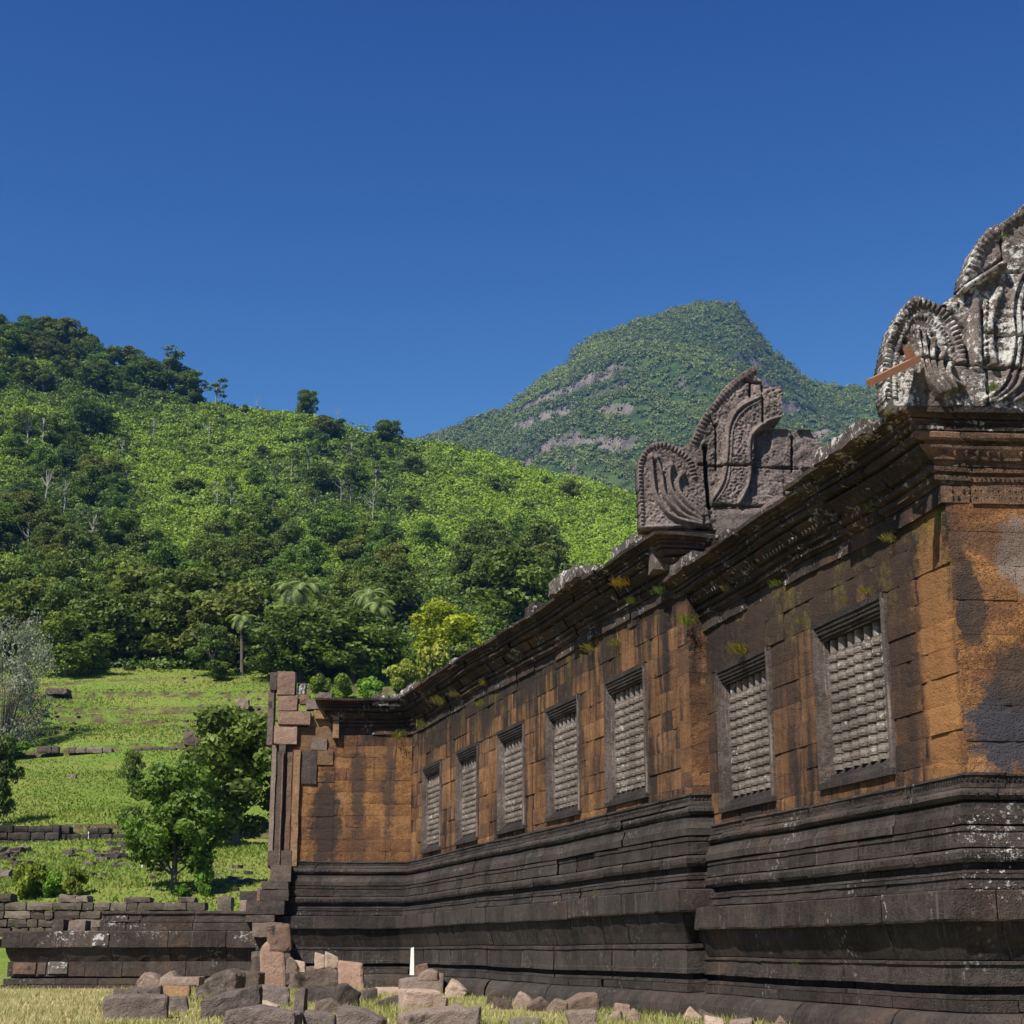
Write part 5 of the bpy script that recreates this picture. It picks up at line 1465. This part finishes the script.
for (x, y, w, h, lab) in ((193, 745, 16, 14, 'brown boulder cluster right of the meadow kerb'), (219, 728, 12, 5, 'flat grey boulder right of the brown boulder cluster'), (72, 778.5, 9, 4, 'dark flat stone lying alone in the open grass'),
                          (242, 712, 14, 8, 'pale rounded boulder near the top right of the meadow'), (58, 697, 22, 4, 'dark rock ledge under the grey bush')):
    p = hit_land(x, y, 52); k = (p.y * CP + p.z * SP) / F_PX; mb = MB()
    slab(mb, Vector((0, 0, 0)), Vector((1, 0, 0)), Vector((0, 1, 0)), -w * k / 2, w * k / 2, -w * k * .4, w * k * .4, -0.2, h * k, rw, h * k * 0.2, h * k * 0.35)
    o = mb.build('boulder', M['rock_mid'] if 'pale' not in lab else M['rock_pale']); o.location = p; tag(o, lab, 'boulder')
g = G('weathered_white_paint'); M['post'] = g.done(g.mix(g.noise(g.obj(), 12, 4, 0.6), (0.5, 0.49, 0.46), (0.78, 0.77, 0.74)), 0.7)
for (x, y, h, lab) in ((142, 868, 16, 'pale stake left of the young tree on the meadow'), (197, 868, 15, 'pale stake right of the young tree on the meadow'), (88, 840, 8, 'short pale stake near the collapsing wall'), (232, 822, 12, 'thin stake under the large tree')):
    p = hit_land(x, y, 54); k = (p.y * CP + p.z * SP) / F_PX; mb = MB()
    tube(mb, [(0, 0, -0.2), (0.02, 0, h * k * .5), (0.0, 0.01, h * k)], [0.035, 0.032, 0.03], 7); mb.add([(0, 0, h * k), (0.03, 0, h * k), (0, 0.03, h * k)], [(0, 1, 2)])
    o = mb.build('stake', M['post']); o.location = p; tag(o, lab, 'stake', 'pale stakes on the meadow')
tree_px('shrub', 'bush', 218, 679, 20, MD, 'dark shrub in front of the hut at the forest edge', 'shrub', None, 1.3, near=140)
# a hut half hidden in the forest edge
p = hit_land(214, 667, 140)
hut = empty('hut', p + Vector((0, 0.8, -0.7)), 'small hut with pale blue metal roof half hidden in the forest edge', 'hut')
g = G('pale_metal_roof'); M['roof'] = g.done(g.mix(g.noise(g.obj(), 3, 4, 0.6), (0.30, 0.36, 0.40), (0.46, 0.52, 0.55)), 0.5, g.bump(g.math('SINE', g.math('MULTIPLY', g.sep(g.obj())[0], 40.0)), 0.4, 0.03))
mb = MB(); mb.add([(-1.3, -1.2, 1.9), (1.3, -1.2, 1.9), (1.3, 0, 2.7), (-1.3, 0, 2.7), (-1.3, 1.2, 1.9), (1.3, 1.2, 1.9), (-1.3, -1.2, 1.83), (1.3, -1.2, 1.83), (1.3, 1.2, 1.83), (-1.3, 1.2, 1.83)],
                  [(0, 1, 2, 3), (3, 2, 5, 4), (0, 6, 7, 1), (4, 5, 8, 9), (6, 9, 8, 7), (0, 3, 4, 9, 6), (1, 7, 8, 5, 2)]); mb.build('roof', M['roof'], hut)
mb = MB(); obox(mb, Vector((0, 0, 0)), Vector((1, 0, 0)), Vector((0, 1, 0)), -1.05, 1.05, -0.95, 0.95, -0.3, 1.82); mb.build('wall', M['rock_mid'], hut)

# ------------------------------------------------------------------ fallen stones in front of the gallery
rs = random.Random(41)
ZG = -0.87
def stone(x0, x1, yt, yb, m, label, cat='fallen stone', name='fallen_stone', lean=0.0, yaw=None, rough=0.02, deep=1.0, wedge=None, group='fallen stones in front of the gallery', zb=None, Yd=None):
    """a fallen building stone resting on the grass; wedge cuts its outline"""
    xc = (x0 + x1) / 2
    if Yd is None and yb < 992: yb += 3.5
    if Yd is None:
        p = at_z(xc, yb, ZG)
        p.z = float(land(p.x, p.y))
    else:
        rr = ray(xc, yb); p = rr * (Yd / rr.y)
    if zb is not None: p.z = zb
    k = (p.y * CP + p.z * SP) / F_PX
    w, h = (x1 - x0) * k, (yb - yt) * k
    d = max(0.25, min(w, 1.1)) * deep * 0.75
    mb = MB(); X_, Y_ = Vector((1, 0, 0)), Vector((0, 1, 0))
    sink = 0.05
    slab(mb, Vector((0, 0, 0)), X_, Y_, -w / 2, w / 2, 0.0, d, -sink, h, rs, min(rough * 1.3, h * 0.16), max(0.035, min(w, h, d) / 7))
    if wedge:
        out = []
        for v in mb.v:
            f = v[0] / w + 0.5
            top = float(np.interp(f, [q[0] for q in wedge], [q[1] for q in wedge]))
            out.append((v[0], v[1], -sink + (v[2] + sink) * top if v[2] > 0 else v[2]))
        mb.v = out
    if group and not wedge:
        tl, tk = rs.uniform(-0.28, 0.28), rs.uniform(-0.2, 0.2)
        mb.v = [(v[0] + v[2] * tk * 0.5, v[1] + v[2] * 0.25, v[2] * (1 - abs(tl) * 0.5 + tl * (v[0] / w)) if v[2] > 0 else v[2]) for v in mb.v]
    o = mb.build(name, M[m]); o.location = p
    o.rotation_euler = (0, R(lean), R(rs.uniform(-14, 14) if yaw is None else yaw))
    return tag(o, label, cat, group)
D_, P_, B_ = 'rock_dark', 'rock_pale', 'rock_mid'
S = stone
# standing pair
lo = S(261, 286, 941, 987, 'pillar', 'tall tilted pink grey slab standing on end among the stones', 'standing stone', 'standing_stone', lean=-4, yaw=8, wedge=[(0, .86), (.3, 1), (.7, 1.0), (1, .9)], group=None, rough=0.012)
pz = lo.location.copy(); k = (pz.y * CP + pz.z * SP) / F_PX
up = S(268, 292, 925, 950, 'pillar', 'squared pink block balanced on the tilted standing slab', 'balanced stone', 'balanced_stone', lean=-7, yaw=6, group=None, Yd=pz.y, rough=0.01, deep=1.2)
S(290, 338, 966, 985, B_, 'long dark and pink block lying right of the standing slab', wedge=[(0, .95), (.6, 1), (1, .85)])
S(314, 325, 953, 966, P_, 'small pink cube lying on the long block behind the standing slab', Yd=35.5, zb=None)
S(325, 338, 951, 965, P_, 'angular pale stone beside the small pink cube', wedge=[(0, 1), (.5, .8), (1, .6)], Yd=35.4)
S(286, 297, 957, 970, P_, 'pale pointed stone just right of the standing slab', wedge=[(0, .8), (.4, 1), (1, .6)], Yd=35.8)
S(294, 305, 960, 970, P_, 'flat pale stone behind the long block', Yd=35.9)
S(338, 364, 960, 985, 'pillar', 'pink squared block right of the long block', rough=0.012, yaw=4)
S(361, 373, 960, 981, D_, 'narrow dark block behind the pink squared block', rough=0.01)
S(372, 401, 968.5, 983, P_, 'pale flat topped block left of the white marker post', wedge=[(0, .9), (.5, 1), (1, .7)])
S(234, 259, 970, 988, B_, 'dark block with a pale worn top left of the standing slab', wedge=[(0, .8), (.4, 1), (1, .9)])
S(192, 236, 968, 997, D_, 'large dark triangular rock left of the pale topped block', wedge=[(0, .45), (.45, .8), (.8, 1), (1, .85)], rough=0.035)
S(200, 260, 987, 1019, D_, 'long dark slab with a sloping top in the middle foreground', wedge=[(0, .62), (.5, .85), (1, 1)], rough=0.03)
S(258, 289, 985, 1006, D_, 'dark block touching the right end of the long sloping slab', rough=0.02)
S(260, 278, 1000, 1013, P_, 'pale broken chunk below the dark block', wedge=[(0, 1), (.6, .8), (1, .6)])
S(221, 293, 1007, 1032, D_, 'broad dark block cut by the bottom edge, left of the slab cluster', wedge=[(0, .8), (.4, 1), (1, .75)], rough=0.03)
S(292, 304, 989, 1021, D_, 'narrow upright dark slab at the left of the slab cluster', rough=0.015)
S(303, 338, 987, 1003, D_, 'dark tilted slab behind the slab cluster', lean=4)
S(337, 360, 984, 1008, D_, 'dark rounded block with a mossy end in the slab cluster', rough=0.03, wedge=[(0, .9), (.4, 1), (1, .7)])
S(358, 377, 988, 1001, D_, 'small dark block right of the mossy ended block', rough=0.02)
S(314, 343, 998, 1013, B_, 'brownish slab leaning in the middle of the slab cluster', wedge=[(0, .7), (.5, 1), (1, .5)], lean=3)
S(302, 335, 1011, 1030, D_, 'front left dark slab of the cluster at the bottom edge', rough=0.02)
S(335, 382, 1006, 1030, D_, 'wide flat dark slab at the bottom edge below the pink block', wedge=[(0, 1), (.5, .9), (1, .5)])
S(103, 166, 995, 1019, D_, 'carved dark block lying nearest at the far left of the stones', wedge=[(0, .9), (.3, 1), (1, .95)], rough=0.025)
S(164, 185, 995, 1012, D_, 'dark broken end piece right of the carved block', rough=0.03)
S(113, 138, 988, 999, B_, 'flat bluish slab lying behind the carved block', rough=0.01)
S(129, 161, 985, 998, D_, 'dark ragged rock behind the flat bluish slab', rough=0.035)
S(134, 160, 972, 989, P_, 'rounded pinkish boulder behind the dark ragged rock', wedge=[(0, .6), (.3, 1), (.7, .9), (1, .6)])
S(156, 175, 970, 985, P_, 'tilted pink slab right of the rounded boulder', wedge=[(0, .6), (.7, 1), (1, .7)])
S(160, 190, 981, 997, 'tan', 'tan brown block under the long pale slab', rough=0.012)
S(159, 199, 977, 982.5, P_, 'long thin pale slab lying across the tan block', Yd=29.0, rough=0.006)
S(179, 190, 958, 981, P_, 'upright pale stone against the terrace', wedge=[(0, 1), (.4, .85), (1, .7)])
S(190, 208, 958, 981, B_, 'dark rounded boulder right of the upright pale stone', rough=0.03, wedge=[(0, .8), (.5, 1), (1, .75)])
S(400, 444, 973, 990, B_, 'brown dark block under the white marker post', rough=0.015)
S(418, 438, 969, 978, P_, 'flat pale stone lying on the brown dark block', Yd=33.0, wedge=[(0, .6), (.6, 1), (1, .7)])
S(416, 429, 963, 975, 'pillar', 'small pink stone behind the marker post', Yd=35.0)
S(403, 449, 989, 1010, P_, 'large pale wedge shaped stone right of the slab cluster', wedge=[(0, 1), (.35, .98), (.8, .9), (1, .6)], rough=0.02)
S(405, 478, 1008, 1030, B_, 'long flat grey stone at the bottom edge below the pale wedge', wedge=[(0, .7), (.5, .9), (.9, 1), (1, .6)], rough=0.03)
S(371, 408, 995, 1006, D_, 'low dark slab between the slab cluster and the pale wedge', wedge=[(0, .4), (.6, 1), (1, .8)])
S(375, 410, 987, 992, P_, 'long thin pale stone lying in the grass left of the wedge', rough=0.006)
S(444, 467, 979, 996, P_, 'heap shaped pale stone at the foot of the wall right of the marker post', wedge=[(0, .5), (.3, 1), (1, .4)], rough=0.04)
S(488, 502, 990, 1005, B_, 'upright dark stone first in the row along the wall foot', wedge=[(0, .7), (.4, 1), (1, .9)])
S(496, 513, 997, 1009, B_, 'rounded brown stone second in the row along the wall foot', rough=0.03)
S(511, 533, 991, 1008, P_, 'pointed pale stone third in the row along the wall foot', wedge=[(0, .4), (.35, 1), (.7, .8), (1, .45)])
S(529, 550, 996, 1011, B_, 'tilted grey stone fourth in the row along the wall foot', wedge=[(0, .5), (.6, 1), (1, .6)])
S(546, 568, 998, 1013, P_, 'low pale stone fifth in the row along the wall foot', wedge=[(0, .5), (.4, 1), (1, .8)])
S(564, 601, 993, 1012, P_, 'largest pale block at the right end of the row along the wall foot', wedge=[(0, .55), (.5, .95), (.9, 1), (1, .7)], rough=0.025)
S(458, 479, 1008, 1030, D_, 'dark rounded stone at the bottom edge left of the middle grass', rough=0.04)
S(572, 602, 1011, 1032, B_, 'grey brown stone at the bottom edge below the largest pale block', rough=0.04)
S(510, 541, 1019, 1030, D_, 'dark flat stone just showing at the bottom edge in the middle grass', rough=0.02)
S(603, 622, 1010, 1021, P_, 'low pale stone by the step in the gallery base', wedge=[(0, .3), (.6, .9), (1, 1)])
S(614, 630, 1004, 1016, P_, 'knobbly pale stone behind the low one by the base step', rough=0.04)
S(626, 642, 1008, 1023, P_, 'angular pale stone with a dark underside by the base step', wedge=[(0, .4), (.5, 1), (1, .6)])
S(684, 703, 1008, 1024, P_, 'dry looking pale stone right of the base step', wedge=[(0, .6), (.3, 1), (1, .5)])
S(698, 722, 1009, 1022, B_, 'dark sloping stone right of the dry pale stone', wedge=[(0, 1), (.5, .7), (1, .4)])
S(714, 729, 1006, 1019, B_, 'small brown wedge leaning on the wall foot', wedge=[(0, 1), (.5, .9), (1, .5)])
S(704, 724, 1017, 1032, P_, 'pale stone cut by the bottom edge under the sloping stone', rough=0.03)
S(728, 752, 1018, 1034, B_, 'brown stone cut by the bottom edge right of the pale one', rough=0.03)
S(774, 790, 1016, 1032, P_, 'pale pointed stone cut by the bottom edge at the right', wedge=[(0, .5), (.5, 1), (1, .4)])
S(836, 852, 1019, 1034, P_, 'rightmost pale stone just showing at the bottom edge', wedge=[(0, .5), (.5, 1), (1, .5)])
# white marker post
p = at_z(412, 978, ZG); kk = p.y / F_PX; mb = MB()
p.y = 33.3; p.x = ray(412, 974).x / ray(412, 974).y * p.y; zt = ray(412, 947); zb_ = ray(412, 975); kk = p.y
h0 = zb_.z / zb_.y * kk; h1 = zt.z / zt.y * kk
mb.add([(-.045, -.035, 0), (.045, -.035, 0), (.045, .035, 0), (-.045, .035, 0), (-.03, -.025, h1 - h0 - .02), (.03, -.025, h1 - h0), (.03, .025, h1 - h0), (-.03, .025, h1 - h0 - .02)],
       [(3, 2, 1, 0), (4, 5, 6, 7), (0, 1, 5, 4), (1, 2, 6, 5), (2, 3, 7, 6), (3, 0, 4, 7)])
o = mb.build('marker_post', M['post']); o.location = (p.x, p.y, h0); tag(o, 'thin white tapering post standing among the stones at the wall foot', 'marker post')

# wooden plank wedged against the near gable
g = G('weathered_plank'); M['plank'] = g.done(g.mix(g.noise(g.map(g.obj(), (2, 14, 14)), 2.0, 5, 0.6), (0.20, 0.085, 0.045), (0.33, 0.16, 0.09)), 0.75, g.bump(g.noise(g.map(g.obj(), (2, 20, 20)), 2.0, 5, 0.6), 0.4, 0.01))
a = on_plane(871, 382, PN_O + nE * 0.55, nE); b = on_plane(916, 360, PN_O + nE * 0.16, nE)
plank = empty('wooden_plank', a, 'red brown wooden plank sticking out from the near carved gable', 'plank')
d = (b - a); L = d.length; d.normalize(); sd_ = d.cross(Vector((0, 0, 1))).normalized(); upv = sd_.cross(d)
mb = MB(); vs = [d * s + sd_ * q + upv * w for s in (0, L) for (q, w) in ((-.06, -.035), (.06, -.035), (.06, .035), (-.06, .035))]
mb.add(vs, [(0, 1, 2, 3), (7, 6, 5, 4), (0, 4, 5, 1), (1, 5, 6, 2), (2, 6, 7, 3), (3, 7, 4, 0)]); mb.build('board', M['plank'], plank)
mb = MB(); vs = [d * s + sd_ * q + upv * w for s in (L - 0.10, L - 0.02) for (q, w) in ((-.03, .036), (.03, .036), (.03, .17), (-.03, .17))]
mb.add(vs, [(0, 1, 2, 3), (7, 6, 5, 4), (0, 4, 5, 1), (1, 5, 6, 2), (2, 6, 7, 3), (3, 7, 4, 0)]); mb.build('cleat', M['plank'], plank)

# plants rooted in the masonry
M['tuft'] = leaf_material('dry_wall_plants', (0.09, 0.10, 0.025), (0.30, 0.28, 0.09), 0.3, True)
def tuft(P_w, size, n, label, color=(1, 1, 1), droop=0.4, nrm=None):
    size = size * 0.68
    rr = np.random.default_rng(int(abs(P_w.x * 1000) + abs(P_w.z * 777))); V, Fq, T = [], [], []
    nb = 0
    for i in range(int(n * 2.2)):
        a = rr.uniform(0, 6.28); tilt = rr.uniform(0.1, 0.9); L = size * rr.uniform(0.25, 0.85)
        base = np.array([rr.normal() * size * .3, rr.normal() * size * .3, rr.normal() * size * .12]); dv = np.array([math.cos(a) * tilt, math.sin(a) * tilt, 1.0])
        if nrm is not None: dv = dv + np.array(nrm) * 0.8
        dv /= np.linalg.norm(dv); sdv = np.cross(dv, [0.3, 0.5, 0.8]); sdv /= np.linalg.norm(sdv); w = size * rr.uniform(0.012, 0.035)
        mid = base + dv * L * .55; tip = base + dv * L + np.array([0, 0, -droop * L * tilt])
        V += [base - sdv * w * .5, base + sdv * w * .5, mid + sdv * w, mid - sdv * w, tip + sdv * w * .15, tip - sdv * w * .15]
        Fq += [[nb, nb + 1, nb + 2, nb + 3], [nb + 3, nb + 2, nb + 4, nb + 5]]; nb += 6; T += [rr.uniform(0, 1)] * 6
    o = link('wall_plant', np_mesh('wall_plant', np.array(V), np.array(Fq), M['tuft'], np.array(T))); o.location = P_w; o.color = (*color, 1)
    return tag(o, label, 'wall plant', 'plants rooted in the gallery masonry')
def A_px(x, y, o): return on_plane(x, y, P0 + nA * o, nA)
def B_px(x, y, o): return on_plane(x, y, PB + nB * o, nB)
YG, GR = (1.1, 1.0, 0.8), (0.6, 0.85, 0.6)
for (P_w, sz, n, lab, cl, nm) in ((A_px(743, 652, 0.06), 0.34, 90, 'dry grass tuft above the second window from the near corner', YG, nA), (A_px(876, 510, 0.08), 0.22, 40, 'green tuft under the corner cornice above the nearest window', GR, nA),
                                  (A_px(892, 540, 0.03), 0.2, 50, 'mossy plant hanging on the corner pier below the cornice', YG, nA), (A_px(866, 592, 0.09), 0.16, 40, 'low plants along the top of the nearest window lintel', YG, nA), (A_px(843, 600, 0.09), 0.14, 30, 'yellowish sprigs at the left end of the nearest lintel', YG, nA),
                                  (A_px(775, 585, 0.1), 0.2, 40, 'green sprigs under the cornice between the two near windows', GR, nA), (A_px(729, 590, 0.12), 0.2, 36, 'small plant under the near cornice beside the far gable', YG, nA), (A_px(800, 622, 0.02), 0.16, 26, 'yellow sprigs on the wall between the two near windows', YG, nA),
                                  (B_px(689, 622, 0.03), 0.3, 80, 'yellow green creeper on the corner where the wall steps back', (0.9, 1.0, 0.6), nB), (B_px(622, 585, 0.35), 0.3, 60, 'yellow flowering tuft on the far cornice left of the gable', (1.4, 1.0, 0.3), nB), (B_px(632, 602, 0.2), 0.22, 40, 'green tuft below the flowering one on the far cornice', GR, nB),
                                  (B_px(660, 592, 0.2), 0.25, 40, 'leafy tuft on the far cornice under the gable', GR, nB), (B_px(590, 650, 0.06), 0.3, 60, 'dry yellow plant high on the wall above the third window', YG, nB), (B_px(617, 645, 0.04), 0.3, 50, 'dry tuft on the wall just right of the yellow plant', YG, nB),
                                  (B_px(520, 660, 0.1), 0.25, 40, 'green tuft under the middle of the far cornice', GR, nB), (B_px(485, 684, 0.1), 0.3, 50, 'yellow tuft on the wall above the fifth window', YG, nB), (B_px(482, 705, 0.04), 0.28, 44, 'bright leafy sprig on the wall right of the fifth window top', (0.9, 1.2, 0.7), nB),
                                  (B_px(440, 702, 0.25), 0.4, 60, 'creeper hanging from the far end of the cornice', YG, nB), (B_px(424, 726, 0.05), 0.4, 70, 'leafy creeper in the inner corner by the porch', (0.9, 1.0, 0.6), nB), (B_px(455, 696, 0.25), 0.3, 40, 'yellow creeper on the cornice right of the hanging one', YG, nB), (T_at(0.35, 0.2, 5.25), 0.45, 60, 'leafy clump under the porch cornice in the corner', (0.9, 1.0, 0.6), nT),
                                  (A_px(796, 966, 0.3), 0.12, 30, 'little green fern on the dado of the near base', GR, nA), (PN_O + tE * 0.45 + nE * 0.2 + Vector((0, 0, 5.62)), 0.16, 40, 'green tuft at the foot of the near gable', GR, nE), (on_plane(1003, 237, PN_O + nE * 0.1, nE), 0.10, 26, 'yellow green sprig high on the near gable', (0.8, 1.2, 0.4), nE),
                                  (B_px(597, 893, 0.3), 0.14, 40, 'dry straw heap on the base ledge under the third window', (1.3, 1.1, 1.1), nB), (B_px(506, 877, 0.2), 0.14, 30, 'small straw heap on the base ledge under the fifth window', (1.3, 1.1, 1.1), nB)):
    tuft(P_w, sz, n, lab, cl, nrm=nm)

# ------------------------------------------------------------------ grass
M['grass'] = leaf_material('short_grass', (0.15, 0.20, 0.03), (0.52, 0.43, 0.23), 0.35, False)
rg = np.random.default_rng(77)
n = 115000
Yb = 17.5 + 28 * rg.random(n) ** 1.3; xb = rg.uniform(-260, 1120, n); Xb = (xb - 512) / 1640 * Yb; Zb = land(Xb, Yb)
pat = 0.5 + 0.5 * np.sin(Xb * 1.3 + 2 * np.sin(Yb * 0.7)) * np.sin(Yb * 1.1 + 1.5 * np.sin(Xb * 0.6))
keep = rg.random(n) < 0.35 + 0.65 * pat
Xb, Yb, Zb, pat = Xb[keep], Yb[keep], Zb[keep], pat[keep]; n = len(Xb)
hgt = (0.035 + 0.07 * pat) * rg.uniform(0.5, 1.4, n); ang = rg.uniform(0, 6.28, n); w = 0.010 + 0.0 * hgt
lx, ly = rg.normal(size=n) * hgt * 0.5, rg.normal(size=n) * hgt * 0.5
B0 = np.stack([Xb - np.cos(ang) * w, Yb - np.sin(ang) * w, Zb - 0.01], 1); B1 = np.stack([Xb + np.cos(ang) * w, Yb + np.sin(ang) * w, Zb - 0.01], 1); B2 = np.stack([Xb + lx, Yb + ly, Zb + hgt], 1)
V = np.stack([B0, B1, B2], 1).reshape(-1, 3)
tone = np.clip(0.75 - 0.55 * pat + 0.25 * np.clip((300 - (512 + 1640 * Xb / Yb)) / 300, 0, 1) + rg.normal(size=n) * 0.22, 0, 1)
ob = link('grass', np_mesh('grass', V, np.arange(3 * n).reshape(n, 3), M['grass'], np.repeat(tone, 3))); tag(ob, kind='stuff')
# coarser tufts on the meadow slope
M['meadow'] = leaf_material('meadow_tufts', (0.115, 0.190, 0.022), (0.235, 0.270, 0.055), 0.35, False)
n = 200000
Yb = 54 + 112 * rg.random(n) ** 1.2; Xb = rg.uniform(-0.52, -0.05, n) * Yb; Zb = land(Xb, Yb)
pat = 0.5 + 0.5 * lump(Xb * 5, Yb * 5)
keep = rg.random(n) < 0.35 + 0.65 * pat; Xb, Yb, Zb, pat = Xb[keep], Yb[keep], Zb[keep], pat[keep]; n = len(Xb)
hgt = (0.05 + 0.08 * pat) * rg.uniform(0.5, 1.6, n); ang = rg.uniform(0, 6.28, n); w = 0.03 + 0.0005 * Yb
lx, ly = rg.normal(size=n) * hgt * 0.6, rg.normal(size=n) * hgt * 0.6
B0 = np.stack([Xb - np.cos(ang) * w, Yb - np.sin(ang) * w, Zb - 0.03], 1); B1 = np.stack([Xb + np.cos(ang) * w, Yb + np.sin(ang) * w, Zb - 0.03], 1); B2 = np.stack([Xb + lx, Yb + ly, Zb + hgt], 1)
V = np.stack([B0, B1, B2], 1).reshape(-1, 3); Fq = np.arange(3 * n).reshape(n, 3)
T = np.repeat(np.clip(0.55 - 0.35 * (pat - 0.5) + 0.3 * lump(Xb * 1.7, Yb * 1.7) + rg.normal(size=n) * 0.15, 0, 1), 3)
ob = link('meadow_grass', np_mesh('meadow_grass', V, Fq, M['meadow'], T)); tag(ob, kind='stuff')
